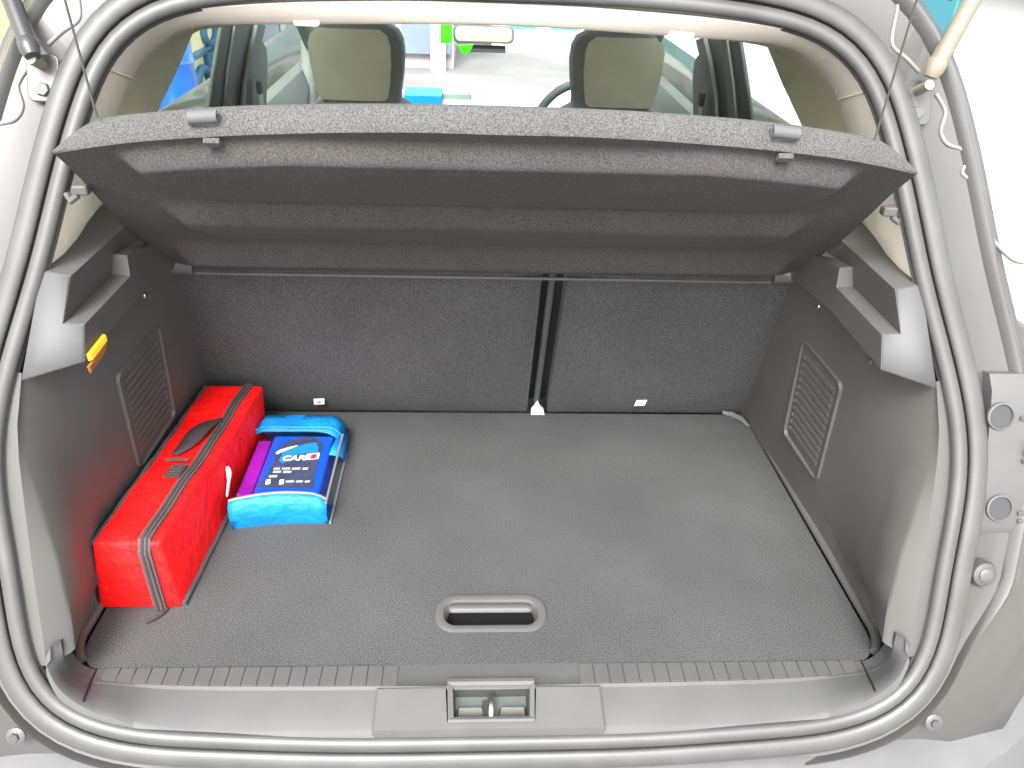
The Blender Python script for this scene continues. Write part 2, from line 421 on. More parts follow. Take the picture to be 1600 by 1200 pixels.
# ---- tailgate raised above the frame, its struts
tg = thing('tailgate', None, None, (0, .34, .84), parent=CAR)
def tgp(x, v, h): return Vector((x, .33-v*.45-h*.8, .88+v*.88+h*.5))
rows = [[tgp(x, v, .05*math.sin(math.pi*v)-.04*(x/.6)**2) for x in [-.60+.1*k for k in range(13)]] for v in (0, .12, .22)]
MB().loft(rows).build('upper_panel', M['paint'], tg, smooth=60, solid=.02)
rows = [[tgp(x, v, .05*math.sin(math.pi*v)-.04*(x/.6)**2) for x in [-.60+.1*k for k in range(13)]] for v in (.56, .7, .85, 1.0)]
MB().loft(rows).build('lower_panel', M['paint'], tg, smooth=60, solid=.03)
for x0 in (-.60, .48):
    rows = [[tgp(x0+.02*k, v, .05*math.sin(math.pi*v)-.04*((x0+.02*k)/.6)**2) for k in range(7)] for v in (.22, .4, .56)]
    MB().loft(rows).build('side_frame', M['paint'], tg, smooth=60, solid=.02)
rows = [[tgp(x, v, .05*math.sin(math.pi*v)-.04*(x/.6)**2) for x in [-.48+.12*k for k in range(9)]] for v in (.22, .4, .56)]
MB().loft(rows).build('rear_window', M['glass'], tg, smooth=60)

for s, basepx, px0, px1, m in ((-1, (64, 98), (62, 78), (18, 0), 'metal_dark'), (1, (1436, 138), (1446, 108), (1519, 0), 'strut_tan')):
    st = thing('gas_strut', None, None, (0, 0, 0), parent=CAR)
    a = opening(*px0) + Vector((0, -.02, .006)); b = at_x(*px1, a.x*1.045)                      # a point further along the strut, nearer to the rear
    d_ = (b-a).normalized()
    MB().tube([a+d_*.005, a+d_*.40], .0098, 16).build('cylinder', M[m], st, smooth=50)
    MB().tube([a-d_*.012, a-d_*.004, a+d_*.006, a+d_*.010], [.008, .011, .011, .009], 14).build('end_cap', M[m], st, smooth=35)
    pb = opening(*basepx) + Vector((0, -.004, 0)); nb = onrm(pb.z)
    MB().tube([pb-nb*.02, pb+nb*.018], .006, 12).build('ball_stud', M['strut_tan'], st)
    br = MB(); u, w, nn = frame_basis(pb, nb)
    br.prism(poly3(pb-nb*.012-w*.014, u, w, rrect(.036, .052, .008, 4)), nb*.006)
    bo = br.build('mount_bracket', M['paint'], st, bevel=.0015)
    MB().disc(pb-nb*.006-w*.027, nb, .008, .004, 6).build('bolt', M['housing'], bo)

# ---- cargo floor board with grab handle
YF, YR = 0.0, .594
def floor_half(y):
    if y < .05: return .505+.030*math.sqrt(max(0., 1-((.05-y)/.05)**2))
    return .535-.014*(y-.05)/.544
HX0, HX1, HY0, HY1 = -.062, .070, .064, .106
def fgrid(x0, x1, y0, y1, nx, ny):
    return [[Vector((x0+(x1-x0)*i/nx, y0+(y1-y0)*j/ny, .0008*math.sin(x0*9+i)*math.sin(j*1.3+y0))) for i in range(nx+1)] for j in range(ny+1)]
fb = thing('cargo_floor', None, None, (0, .3, 0), parent=CAR)
ys = [0, .003, .01, .02, .03, .04, .05, HY0, HY1, .14, .2, .3, .4, .5, YR]
xs = [-1, -.8, -.5, -.25]
rows = []
fm = MB(); idx = {}
cols = lambda y: [-floor_half(y), -floor_half(y)*.8, -.3, HX0, HX1, .3, floor_half(y)*.8, floor_half(y)]
V = [[Vector((x, y, 0)) for x in cols(y)] for y in ys]
nC = 8; vs = [p for r in V for p in r]; fs = []
for j in range(len(ys)-1):
    for i in range(nC-1):
        if ys[j] >= HY0-1e-6 and ys[j+1] <= HY1+1e-6 and i == 3: continue
        fs.append((j*nC+i, j*nC+i+1, (j+1)*nC+i+1, (j+1)*nC+i))
fm.add(vs, fs)
# thickness skirt in front and along the sides
skirt = [Vector((-floor_half(y), y, 0)) for y in ys[::-1]]+[Vector((x, 0, 0)) for x in (-.3, HX0, HX1, .3)]+[Vector((floor_half(y), y, 0)) for y in ys]
fm.loft([skirt, [p+Vector((0, 0, -.02)) for p in skirt]])
fm.build('carpet_board', M['carpet'], fb, smooth=30)
hc = Vector(((HX0+HX1)/2, (HY0+HY1)/2, 0)); U, Wv, Nz = Vector((1, 0, 0)), Vector((0, 1, 0)), Vector((0, 0, 1))
def lvl(w, h, r, z, dy=0): return poly3(hc+Vector((0, dy, z)), U, Wv, rrect(w, h, r, 8))
hb = MB().loft([lvl(.158, .066, .028, .0005), lvl(.156, .064, .028, .0035), lvl(.150, .058, .026, .0045), lvl(.134, .046, .019, .003), lvl(.128, .040, .017, -.003), lvl(.124, .037, .016, -.012)], cv=True).build('handle_bezel', M['trim'], fb, smooth=45)
MB().loft([lvl(.126, .039, .016, -.010), lvl(.130, .040, .016, -.045), lvl(.01, .004, .001, -.046)], cv=True, capu=False).build('handle_well', M['black'], hb, smooth=45)
MB().loft([lvl(.122, .015, .007, -.004, .013), lvl(.118, .012, .006, .0005, .013), lvl(.10, .004, .002, .0015, .013)], cv=True, capu=True).build('grip_bar', M['trim'], hb, smooth=60)

# floor edge lips along both side trims
for s in (1, -1):
    path = spline([(s*(floor_half(y)+.010), y, .003) for y in (.594, .45, .3, .15, .08)]+[(s*(.546), .05, .003), (s*.541, .03, .003), (s*.530, .010, .003)], 40)
    MB().tube(path, .0075, 10, flat=.9).build('floor_edge_lip', M['trim'], CAR, smooth=60)

# ---- sill trim
sill = thing('sill_trim', None, None, (0, -.05, 0), parent=CAR)
R0 = [at_z(768, 1037), at_z(1200, 1034), at_z(1335, 1032.5), at_z(1354, 1031, .003), at_z(1371, 1020, .018), at_z(1382, 1005, .040), at_z(1388, 992, .064), at_z(1394, 983, .078)]
R1 = [Vector((0, -.035, .001)), Vector((.35, -.031, .001)), at_z(1335, 1052, .002), at_z(1358, 1048, .006), at_z(1379, 1038, .022), at_z(1390, 1025, .042), at_z(1396, 1009, .066), at_z(1401, 990, .084)]
R2 = [opening(768, 1138), opening(1200, 1130), opening(1330, 1097), opening(1360, 1085), opening(1390, 1065), opening(1408, 1043), opening(1420, 1012), opening(1414, 996)]
for r in (R0, R1, R2): r[0].x = 0
R0 = [Vector((p.x, p.y, p.z)) for p in R0]
RR = [spline(r, 240) for r in (R0, R1, R2)]
def sill_rows(i, x0, x1):
    out = []
    for A, B in zip(RR[0], RR[1]): pass
def full(rw): return [mir(p) for p in rw[:0:-1]]+rw
F0, F1, F2 = (full(r) for r in RR)
# tread ledge (flat) with a soft rolled crease, then the sloping band
crease = [[p.lerp(q, .92)+Vector((0, 0, .000)) for p, q in zip(F0, F1)], [q+Vector((0, 0, .0012)) for q in F1], [q.lerp(r, .08) for q, r in zip(F1, F2)]]
MB().loft([F0, [p.lerp(q, .5) for p, q in zip(F0, F1)], crease[0], crease[1], crease[2]]).build('tread_ledge', M['sill'], sill, smooth=50)
def keep(rw, a, b):
    return [p for p, q in zip(rw, F1) if a <= q.x <= b]
for a, b in ((-.60, -.1425), (.1425, .60)):
    B0 = keep(crease[2], a, b); B2 = keep(F2, a, b)
    MB().loft([B0, [p.lerp(q, .5)+Vector((0, -.001, .001)) for p, q in zip(B0, B2)], [p.lerp(q, .93) for p, q in zip(B0, B2)], [q+Vector((0, -.004, -.003)) for q in B2], [q+Vector((0, -.010, -.014)) for q in B2]]).build('sill_band', M['sill'], sill, smooth=40)
# seam lines of the corner pieces
for s in (1, -1):
    k = min(range(len(F1)), key=lambda i: abs(F1[i].x-s*.503))
    MB().tube([F1[k]+Vector((0, 0, .001)), F1[k].lerp(F2[k], .5)+Vector((0, 0, .0012)), F2[k]+Vector((0, 0, .0005))], .0011, 6).build('corner_seam', M['black'], sill)
    MB().tube([F1[k]+Vector((0, 0, .001)), F1[k].lerp(F0[k], .5)+Vector((0, 0, .0012)), F0[k]], .0011, 6).build('corner_seam', M['black'], sill)
# tread ribs
rib_mesh = None
k0 = 0
for s in (-1, 1):
    for k in range(19):
        x = s*(.128+.0198*k)
        i = min(range(len(F1)), key=lambda j: abs(F1[j].x-x)); y1 = F1[i].y; y0 = 0.0
        rb = MB().box((x, y1*.50, .0010), (.0190, (y0-y1)*.90, .0016))
        rb.build('tread_rib', M['sill'], sill, bevel=.0007, bseg=1)
# centre block with the latch recess
c0, c1 = Vector((0, -.0375, .0015)), Vector((0, R2[0].y+.001, R2[0].z+.001))
wv = (c0-c1); bh = wv.length; wv.normalize(); un = Vector((1, 0, 0)); bn = un.cross(wv); bn = bn if bn.z > 0 else -bn
cc = (c0+c1)/2
blk = MB()
def cp(x, v, h): return cc+un*x+wv*v+bn*h
o_ = [(-.143, bh/2), (.143, bh/2), (.145, -bh/2-.003), (-.145, -bh/2-.003)]
i_ = [(-.056, bh/2+.001), (.060, bh/2+.001), (.057, -bh/2+.006), (-.053, -bh/2+.006)]
blk.loft([[cp(p[0], p[1]-(.012 if p[1] < 0 else 0), -.014) for p in o_], [cp(*p, .0030) for p in o_], [cp(p[0]*.985, p[1]*.94, .0042) for p in o_], [cp(*p, .0042) for p in i_], [cp(*p, -.004) for p in i_]], cv=True)
blk.build('latch_surround', M['sill'], sill, smooth=20)
# frame
lt = thing('latch_recess', None, None, tuple(cc), parent=CAR)
fo = [(-.054, bh/2+.010), (.058, bh/2+.010), (.056, -bh/2+.004), (-.052, -bh/2+.004)]
fi = [(-.047, bh/2+.001), (.052, bh/2+.001), (.050, -bh/2+.011), (-.045, -bh/2+.011)]
fmid = [(a*.97+b*.03, (c_+d2)/2) for (a, c_), (b, d2) in zip(fo, fi)]
MB().loft([[cp(*p, -.003) for p in fo], [cp(*p, .0062) for p in fo], [cp(*p, .0078) for p in fmid], [cp(*p, .0060) for p in fi], [cp(p[0]*.96, p[1]*.90, -.022) for p in fi], [cp(p[0]*.94, p[1]*.86, -.030) for p in fi]], cv=True).build('recess_frame', M['sill'], lt, smooth=25)
MB().loft([[cp(p[0]*.95, p[1]*.88, -.030) for p in fi], [cp(p[0]*.02, p[1]*.02, -.030) for p in fi]], cv=True).build('recess_back', M['cabin_dark'], lt, smooth=20)
for x in (-.024, .030):
    rows = [[cp(x-.017, .006, -.029), cp(x+.017, .006, -.029), cp(x+.02, -.020, -.029), cp(x-.02, -.020, -.029)],
            [cp(x-.015, .004, -.013), cp(x+.015, .004, -.013), cp(x+.018, -.014, -.022), cp(x-.018, -.014, -.022)]]
    MB().loft(rows, cv=True, capu=True).build('recess_boss', M['trim'], lt, bevel=.0015)
MB().tube([cp(.002, .015, -.028), cp(.002, .014, -.008), cp(.002, .010, -.003), cp(.002, -.012, -.003), cp(.002, -.017, -.008), cp(.002, -.018, -.028)], .0042, 12).build('striker_bar', M['metal'], lt, smooth=60)
MB().box(cp(-.005, -.002, -.022), (.007, .030, .014)).build('striker_plate', M['metal_dark'], lt, bevel=.001)

# ---- side trims
SEATN = Vector((0, 1, .4)); SEATP = Vector((0, .594, 0))
BOXPX = [(1438, 446), (1400, 453), (1407, 522), (1379, 524), (1378, 577), (1462, 606)]   # rear face of the shelf support, right
BX = [opening(*p) for p in BOXPX]
def wall_x(y, z): return .552-.030*max(0, y-.05)/.54-.13*z*(.25+.75*max(0, y)/.5)
for s in (1, -1):
    tr = thing('side_trim', None, None, (s*.54, .3, 0), parent=CAR)
    T = (lambda p: Vector(p)) if s > 0 else mir
    # wall: rear edge follows the seal, then a flange, then the panel to the seat
    lv = []
    rear = [(.372, .550), (.319, .556), (.284, .555), (.232, .549), (.169, .543), (.120, .538), (.088, .535), (.060, .533), (.042, .547), (.010, .549)]
    for z, x in rear:
        y = prof(z) if z > .055 else .032
        t = z/.372
        fl = .012*(1-sm((z-.10)/.22))+.001                     # flange depth inwards
        fx = x-.020*(1-sm((z-.13)/.18))-.003 if z > .055 else x-.004
        fl = fl if z > .055 else .002
        ye = .594-.4*z                                          # meets the seat back
        xe = .524-.046*(z/.36)
        r_ = [(x+.024, y+.008, z), (x, y+.004, z), (fx+.003, y+.010+fl, z), (fx, y+.016+fl, z)]
        for q in (.12, .28, .46, .64, .82, 1.0):
            yy = y+.016+fl+(ye-y-.016-fl)*q
            wx = wall_x(yy, z)
            r_.append((fx+(wx-fx)*sm(q/.28), yy+(.03 if q == 1 else 0), z))
        lv.append([T(p) for p in r_])
    last = [T((p.x*s, p.y, -.012)) for p in lv[-1]]
    lv.append(last)
    MB().loft(lv).build('wall_panel', M['trim'], tr, smooth=40)
    # shelf support: rear face polygon swept forward, with a stepped pocket
    A, B, Cc, D, E_, Fp = [Vector(p) for p in BX]
    def fwd(p, Y, dx=0, dz=0): return Vector((p.x+dx, Y, p.z+dz))
    Yp = .285                                                  # end of the pocket
    mb = MB()
    mb.add([T(p) for p in (A, B, Cc, D, E_, Fp)], [(0, 1, 2, 5), (2, 3, 4, 5)])            # rear face
    rf = mb.build('support_face', M['trim_grey'], tr, smooth=20, solid=.004)
    Yend = .475
    mb = MB()
    def strip(p, q, y0p=None, Y=Yend, dx0=0, dx1=0, dzp=0, dzq=0):
        mb.add([T(p), T(q), T(fwd(q, Y, dx1, dzq)), T(fwd(p, Y, dx0, dzp))], [(0, 1, 2, 3)])
    inn = .014
    strip(A, B, dx0=.03, dx1=-.0, dzp=.0, dzq=-.0)                                # top
    strip(B, Cc, Y=Yend)                                                          # upper inner wall
    # pocket floor, its end face and the raised ledge beyond
    P0, P1 = Cc, D
    step = .026
    Q0, Q1 = fwd(Cc, Yp), fwd(D, Yp)
    mb.add([T(P0), T(P1), T(Q1), T(Q0)], [(0, 1, 2, 3)])
    U0, U1 = Q0+Vector((0, .006, step)), Q1+Vector((0, .006, step))
    mb.add([T(Q0), T(Q1), T(U1), T(U0)], [(0, 1, 2, 3)])
    V0, V1 = fwd(U0, Yend, 0, -.030), fwd(U1, Yend, .0, -.036)
    mb.add([T(U0), T(U1), T(V1), T(V0)], [(0, 1, 2, 3)])
    # inner face below pocket and ledge
    E1, E2 = fwd(E_, Yp, .002), fwd(E_, Yend, .004, -.022)
    mb.add([T(P1), T(Q1), T(E1), T(E_)], [(0, 1, 2, 3)])
    mb.add([T(Q1), T(U1), T(V1), T(E2), T(E1)], [(0, 1, 2, 3, 4)])
    # underside back to the wall
    mb.add([T(E_), T(E1), T(E2), T(fwd(Fp, Yend, -.05, -.01)), T(fwd(Fp, Yp, 0)), T(Fp)], [(0, 1, 4, 5), (1, 2, 3, 4)])
    mb.build('shelf_support', M['trim'], tr, smooth=20, solid=.003, bevel=.0012)
    for (px, m) in (((1280, 478), 'metal'), ((1360, 565), 'trim')) if s > 0 else (((225, 461), 'metal'),):
        q = at_x(*px, s*.500)
        MB().disc(q, (-s, 0, 0), .005, .003, 14, .001).build('trim_clip', M[m], tr)

    # speaker grille
    gx = lambda y, z: .5185-.02*z
    quad = [(1270, 548), (1331, 620), (1268, 736), (1214, 655)]
    if s < 0: quad = [(232, 520), (172, 605), (222, 718), (285, 630)]
    gy, gz = .30, .19
    gp = Vector((s*wall_x(gy, gz), gy, gz)); tx = Vector((s*(wall_x(gy+.01, gz)-wall_x(gy-.01, gz))/.02, 1, 0)); tz = Vector((s*(wall_x(gy, gz+.01)-wall_x(gy, gz-.01))/.02, 0, 1))
    gN = tx.cross(tz)
    Q = [on_plane(*p, gp, gN) for p in quad]
    gc = sum(Q, Vector())/4; print('grille', gc, [tuple(round(c_, 3) for c_ in q) for q in Q])
    gl = thing('speaker_grille', None, None, tuple(gc), parent=CAR)
    gu = ((Q[1]-Q[0])+(Q[2]-Q[3])).normalized(); gv = ((Q[0]-Q[3])+(Q[1]-Q[2])).normalized()
    gw = ((Q[1]-Q[0]).length+(Q[2]-Q[3]).length)/2; gh = ((Q[0]-Q[3]).length+(Q[1]-Q[2]).length)/2
    gv = (gv-gu*gv.dot(gu)).normalized(); gn = gu.cross(gv); gn = gn if gn.x*s < 0 else -gn
    ro = lambda w, h, r, d2: poly3(gc+gn*d2, gu, gv, rrect(w, h, r, 6))
    MB().loft([ro(gw, gh, .014, -.012), ro(gw, gh, .014, .0015), ro(gw-.003, gh-.003, .013, .0040), ro(gw-.007, gh-.007, .011, .0038), ro(gw-.012, gh-.012, .010, -.004), ro(gw-.02, gh-.02, .006, -.004), ro(.001, .001, .0003, -.004)], cv=True).build('grille_frame', M['trim'], gl, smooth=40)
    n_s = 11; hh = gh*.80
    for k in range(n_s):
        v = -hh/2+hh*(k+.5)/n_s
        sl = MB().box(gc+gv*v+gn*.0003, (1, 1, 1)); sl.v = []; sl.f = []
        rot = Matrix((gu, gv, gn)).transposed()
        sl.box(gc+gv*v+gn*.0002, (gw*.74, hh/n_s*.62, .0045), rot)
        sl.build('slat', M['trim'], gl, bevel=.0008, bseg=1)
        MB().box(gc+gv*v+gu*(gw*.36*(1 if Q[1].y < Q[0].y else -1)*-1)+gn*.003, (.004, .004, .002), rot).build('slat_clip', M['trim_grey'], gl)
    if s < 0:
        lens = thing('boot_lamp', None, None, tuple(at_x(150, 548, -.474)), parent=CAR)
        a, b = at_x(140, 558, -.474), at_x(163, 528, -.474)
        dd = (b-a).normalized(); nx = Vector((1, 0, 0)); ww = dd.cross(nx).normalized()
        cl_ = lambda u_, v_, h_: a.lerp(b, u_)+ww*v_+nx*h_
        MB().loft([[cl_(-.05, -.005, -.002), cl_(1.05, -.005, -.002), cl_(1.05, .005, -.002), cl_(-.05, .005, -.002)], [cl_(-.02, -.0045, .003), cl_(1.02, -.0045, .003), cl_(1.0, .004, .003), cl_(.0, .004, .003)]], cv=True, capu=True).build('lens', M['amber'], lens, bevel=.001)
        MB().loft([[cl_(-.25, .0065, -.001), cl_(1.05, .0065, -.001), cl_(.9, .016, -.001), cl_(-.2, .018, -.001)], [cl_(-.2, .007, .002), cl_(1.0, .007, .002), cl_(.85, .015, .001), cl_(-.15, .017, .001)]], cv=True, capu=True).build('lamp_base', M['lamp_base'], lens, bevel=.001)

# ---- rear seat backs
sbk = thing('rear_seat', None, None, (0, .6, 0), parent=CAR)
def sp(x, z, n=0):
    d_ = Vector((0, -.4, 1)).normalized(); nn = Vector((0, -1, -.4)).normalized()
    return Vector((x, .594, 0))+d_*(z*1.077)+nn*n
def cushion(x0, x1, z0, z1, name):
    nx, nz = 12, 8; rows = []
    for j in range(nz+1):
        r_ = []
        for i in range(nx+1):
            a, b = i/nx, j/nz
            e = min(1, min(a, 1-a)/.02)*min(1, min(b, 1-b)/.03)
            r_.append(sp(x0+(x1-x0)*a, z0+(z1-z0)*b, -.012+.012*sm(e)+.004*math.sin(math.pi*a)*math.sin(math.pi*b)))
        rows.append(r_)
    return MB().shell(rows, Vector((0, .10, .04))).build(name, M['seat_carpet'], sbk, smooth=50)
cushion(-.540, .0855, -.01, .40, 'seat_back_panel')
cushion(.1265, .540, -.01, .40, 'seat_back_panel')
mb = MB(); mb.add([sp(.07, -.01, -.045), sp(.14, -.01, -.045), sp(.14, .40, -.045), sp(.07, .40, -.045)], [(0, 1, 2, 3)])
mb.build('seat_gap', M['black'], sbk, smooth=0)
mb = MB().tube([sp(.104, .0, -.026), sp(.104, .38, -.026)], .006, 8)
mb.build('gap_rail', M['cabin_dark'], sbk)
for px in ((498, 627), (1000, 629)):
    c = on_plane(*px, sp(0, 0, .004), SEATN)
    u, w = Vector((1, 0, 0)), Vector((0, -.4, 1)).normalized(); n = Vector((0, -1, -.4)).normalized()
    tg_ = MB().prism(poly3(c, u, w, [(-.010, -.009), (.010, -.007), (.012, .009), (-.008, .008)]), n*.002).build('anchor_tag', M['white'], sbk)
    MB().prism(poly3(c+n*.0021, u, w, [(-.002, -.003), (.004, -.002), (.004, .004), (-.002, .003)]), n*.0006).build('tag_print', M['label_grey'], tg_)
c = at_z(840, 648, .001)
MB().prism([c+Vector(p) for p in ((-.013, 0, 0), (.013, 0, 0), (.012, .004, .005), (.005, .010, .010), (.0, .012, .022), (-.005, .010, .010), (-.012, .004, .005))], (0, .012, 0)).build('belt_clip', M['white'], sbk)
c = at_z(1145, 648, .004)
MB().tube([c+Vector((-.02, .006, .002)), c, c+Vector((.012, -.02, .002)), c+Vector((.02, -.04, 0))], [.004, .006, .005, .003], 8).build('floor_hook', M['trim_grey'], sbk)

# ---- pillar trims, header and headliner
IEPX = [(768, 5), (900, 11), (1000, 20), (1100, 28), (1200, 40), (1262, 51), (1300, 63), (1330, 83), (1350, 110), (1365, 140), (1375, 172), (1385, 215), (1397, 262), (1410, 310), (1424, 370), (1438, 444)]
IE = spline([opening(*p) for p in IEPX], 64)
HP = [(768, 39, .332), (900, 46, .333), (1000, 53, .334), (1100, 60, .336), (1160, 64, .34), (1215, 70, .35), (1250, 82, .37), (1278, 105, .39), (1300, 132, .40), (1313, 160, .405), (1322, 190, .405), (1330, 225, .40), (1340, 262, .385), (1350, 305, .37), (1362, 355, .35), (1385, 425, .30)]
HH = spline([at_y(x, y, Y) for x, y, Y in HP], 64)
for s in (1, -1):
    T = (lambda p: Vector(p)) if s > 0 else mir
    pt = thing('pillar_trim', None, None, (s*.5, .4, .5), parent=CAR)
    r0 = [T(p+Vector((0, .003, -.001))) for p in IE]; r4 = [T(p) for p in HH]
    k0 = 24
    def mid(q, b): return [a.lerp(c, q)+Vector((-s*0*b, 0, 0))+((a.lerp(c, q)-Vector((0, .45, .5))).normalized()*(-b)) for a, c in zip(r0, r4)]
    rows = [[p+(p-Vector((0, p.y, .45))).normalized()*.012+Vector((0, .022, 0)) for p in r0], r0, mid(.12, .004), mid(.3, .008), mid(.6, .008), mid(.85, .004), r4]
    up = min(range(64), key=lambda k: (IE[k]-opening(1365, 140)).length)
    MB().loft([r[:up+1] for r in rows]).build('roof_header', M['liner'], pt, smooth=60)
    MB().loft([r[up:] for r in rows]).build('pillar_cover', M['beige'], pt, smooth=60)
    MB().tube([r[up]+Vector((-s*.001, 0, -.001)) for r in rows], .0009, 6).build('seam', M['beige_dark'], pt)
    # sand surround between the pillar cover and the door window
    WPX = [(1196, 66, 1.106), (1210, 100, 1.04), (1222, 130, .97), (1236, 160, .90), (1250, 190, .83), (1268, 235, .74)]
    we = spline([at_x(x, y, .600) for x, y, _ in WPX], 24)
    he = [p for p in HH[20:50]]; he = spline(he, 24)
    r_a = [T(p) for p in he]; r_b = [T(p) for p in we]
    MB().loft([r_a, [a.lerp(b, .33)+Vector((s*.022, 0, .004)) for a, b in zip(r_a, r_b)], [a.lerp(b, .7)+Vector((s*.020, 0, .004)) for a, b in zip(r_a, r_b)], r_b, [p+Vector((s*.03, 0, 0)) for p in r_b]]).build('window_surround', M['beige_dark'], pt, smooth=60)
    # fill between surround and box (lower quarter)
    lo = [HH[49], we[-1], Vector((.62, .80, .36)), Vector((.60, .46, .40)), Vector((.55, .40, .44)), HH[-1]]
    MB().add([T(p) for p in lo], [(0, 1, 2, 3, 4, 5)]).build('lower_quarter', M['beige_dark'], pt, smooth=0, solid=.003)
    # roof hook on header
    q = at_y(1061, 47, .345) if s > 0 else at_y(482, 24, .345)
    MB().loft([poly3(q+Vector((0, -.012, -.001)), U, Vector((0, .35, -1)).normalized(), rrect(.034, .017, .005, 4)), poly3(q+Vector((0, -.018, -.004)), U, Vector((0, .35, -1)).normalized(), rrect(.030, .013, .004, 4))], cv=True, capu=True).build('header_cap', M['beige'], pt, smooth=40, bevel=.001)

rows = []
for y, z, hw in ((.332, .735, .36), (.40, .755, .42), (.6, .775, .50), (.9, .79, .53), (1.3, .79, .53), (1.75, .755, .52)):
    rows.append([Vector((hw*t, y, z-.05*abs(t)**3*(0 if y < .5 else 1))) for t in [-1+.125*k for k in range(17)]])
MB().loft(rows).build('headliner', M['liner'], CAR, smooth=60)
for s in (1, -1):
    T = (lambda p: Vector(p)) if s > 0 else mir
    a = [(.36, .335, .733), (.42, .40, .752), (.50, .6, .725), (.53, .9, .74), (.53, 1.3, .74), (.52, 1.75, .705)]
    b = [(.42, .37, .712), (.47, .43, .70), (.545, .65, .675), (.575, .9, .665), (.58, 1.3, .66), (.57, 1.75, .64)]
    MB().loft([[T(p) for p in a], [T(p) for p in b]]).build('roof_rail', M['liner'], CAR, smooth=60, solid=.003)

# ---- cabin sides: pillars, glass, lower panels
def side_poly(s, px, X, th): 
    P = [at_x(x, y, X) for x, y in px]
    if s < 0: P = [mir(p) for p in P]
    return MB().prism(P, (s*th, 0, 0))
for s in (1, -1):
    T = (lambda p: Vector(p)) if s > 0 else mir
    dp = thing('door_frame', None, None, (s*.6, 1.3, .4), parent=CAR)
    # wide dark pillar (between rear and front door)
    mb = side_poly(s, [(1100, 58), (1154, 62), (1162, 110), (1174, 200), (1118, 200), (1113, 130), (1108, 90)], .602, .012)
    mb.build('pillar', M['cabin_dark'], dp, bevel=.006)
    mb = side_poly(s, [(1122, 58), (1134, 58), (1144, 130), (1150, 200), (1138, 200), (1132, 120)], .596, .01)
    mb.build('pillar_ridge', M['cabin_grey'], dp, bevel=.003)
    mb = side_poly(s, [(1086, 62), (1098, 58), (1108, 100), (1116, 150), (1119, 200), (1108, 200), (1105, 150), (1099, 110), (1090, 80)], .590, .02)
    mb.build('belt_cover', M['cabin_grey'], dp, bevel=.003)
    # rounded belt shield and buckle
    mb = side_poly(s, [(1090, 85), (1097, 88), (1104, 120), (1108, 165), (1110, 200), (1082, 200), (1082, 150), (1081, 120), (1084, 95)], .597, .012)
    mb.build('belt_shield', M['cabin_grey'], dp, bevel=.006)
    q = at_x(1096, 155, .575)
    MB().box(T(q), (.012, .03, .035)).build('belt_guide', M['cabin_dark'], dp, bevel=.004)
    MB().box(T(q+Vector((0, 0, -.05))), (.006, .022, .07)).build('belt_webbing', M['label_grey'], dp)
    # front pillar and dividing bar
    A0, A1 = Vector((.56, 1.78, .72)), Vector((.60, 2.52, .27))
    MB().tube(spline([A0, A0.lerp(A1, .5)+Vector((.012, 0, .015)), A1], 14), .028, 10, flat=1.2).build('front_pillar', M['cabin_grey'], dp, smooth=60)
    wb = [at_x(484, 28, -.61), at_x(479, 178, -.61)]; wb = [mir(p) for p in wb] if s > 0 else wb
    MB().tube(wb, .030, 10, flat=.6).build('window_bar', M['cabin_grey'], dp, smooth=60)
    if s < 0: 
        for o in list(dp.children):
            if o.name.startswith('front_pillar'):
                for v in o.data.vertices: v.co.x = -v.co.x
                o.location.x = -dp.location.x-CAR.location.x
    # side glass
    gl = [T(p) for p in ((.655, .70, .36), (.655, 2.5, .30), (.59, 1.85, .70), (.59, 1.2, .74), (.59, .85, .73))]
    MB().add(gl, [(0, 1, 2, 3, 4)]).build('side_window', M['glass'], dp, smooth=0)
    # lower door panels, inside and out
    rows = [[T((x, y, z)) for y in (.55, 1.0, 1.6, 2.2, 2.6)] for x, z in ((.60, -.5), (.62, .1), (.60, .30), (.625, .345), (.66, .35), (.74, .28), (.755, .1))]
    MB().loft(rows).build('door_panel', M['cabin_grey'], dp, smooth=40)
ws = [(-.60, 2.55, .27), (-.3, 2.68, .26), (0, 2.72, .26), (.3, 2.68, .26), (.60, 2.55, .27)]
wt = [(-.53, 1.76, .73), (-.27, 1.74, .75), (0, 1.73, .755), (.27, 1.74, .75), (.53, 1.76, .73)]
MB().loft([[Vector(p) for p in ws], [Vector(p) for p in wt]]).build('windscreen', M['glass_front'], CAR, smooth=60)
rows = []
for y, z in ((2.12, -.2), (2.10, .12), (2.12, .20), (2.2, .245), (2.45, .245), (2.62, .215), (2.66, .0)):
    rows.append([Vector((x, y+.04*(x/.6)**2, z-.02*(abs(x)/.6)**2+(.02*math.exp(-((x-.33)/.13)**2) if .15 < z < .25 else 0))) for x in [-.62+.1033*k for k in range(13)]])
MB().loft(rows).build('dashboard', M['dash'], CAR, smooth=50)
rows = [[Vector((x, y, -.28)) for x in (-.75, .75)] for y in (-.05, 3.2)]
MB().loft(rows).build('underfloor', M['cabin_dark'], CAR, smooth=0)
MB().add([(-.58, .62, -.28), (.58, .62, -.28), (.58, .62, -.02), (-.58, .62, -.02)], [(0, 1, 2, 3)]).build('seat_bulkhead', M['black'], CAR, smooth=0)
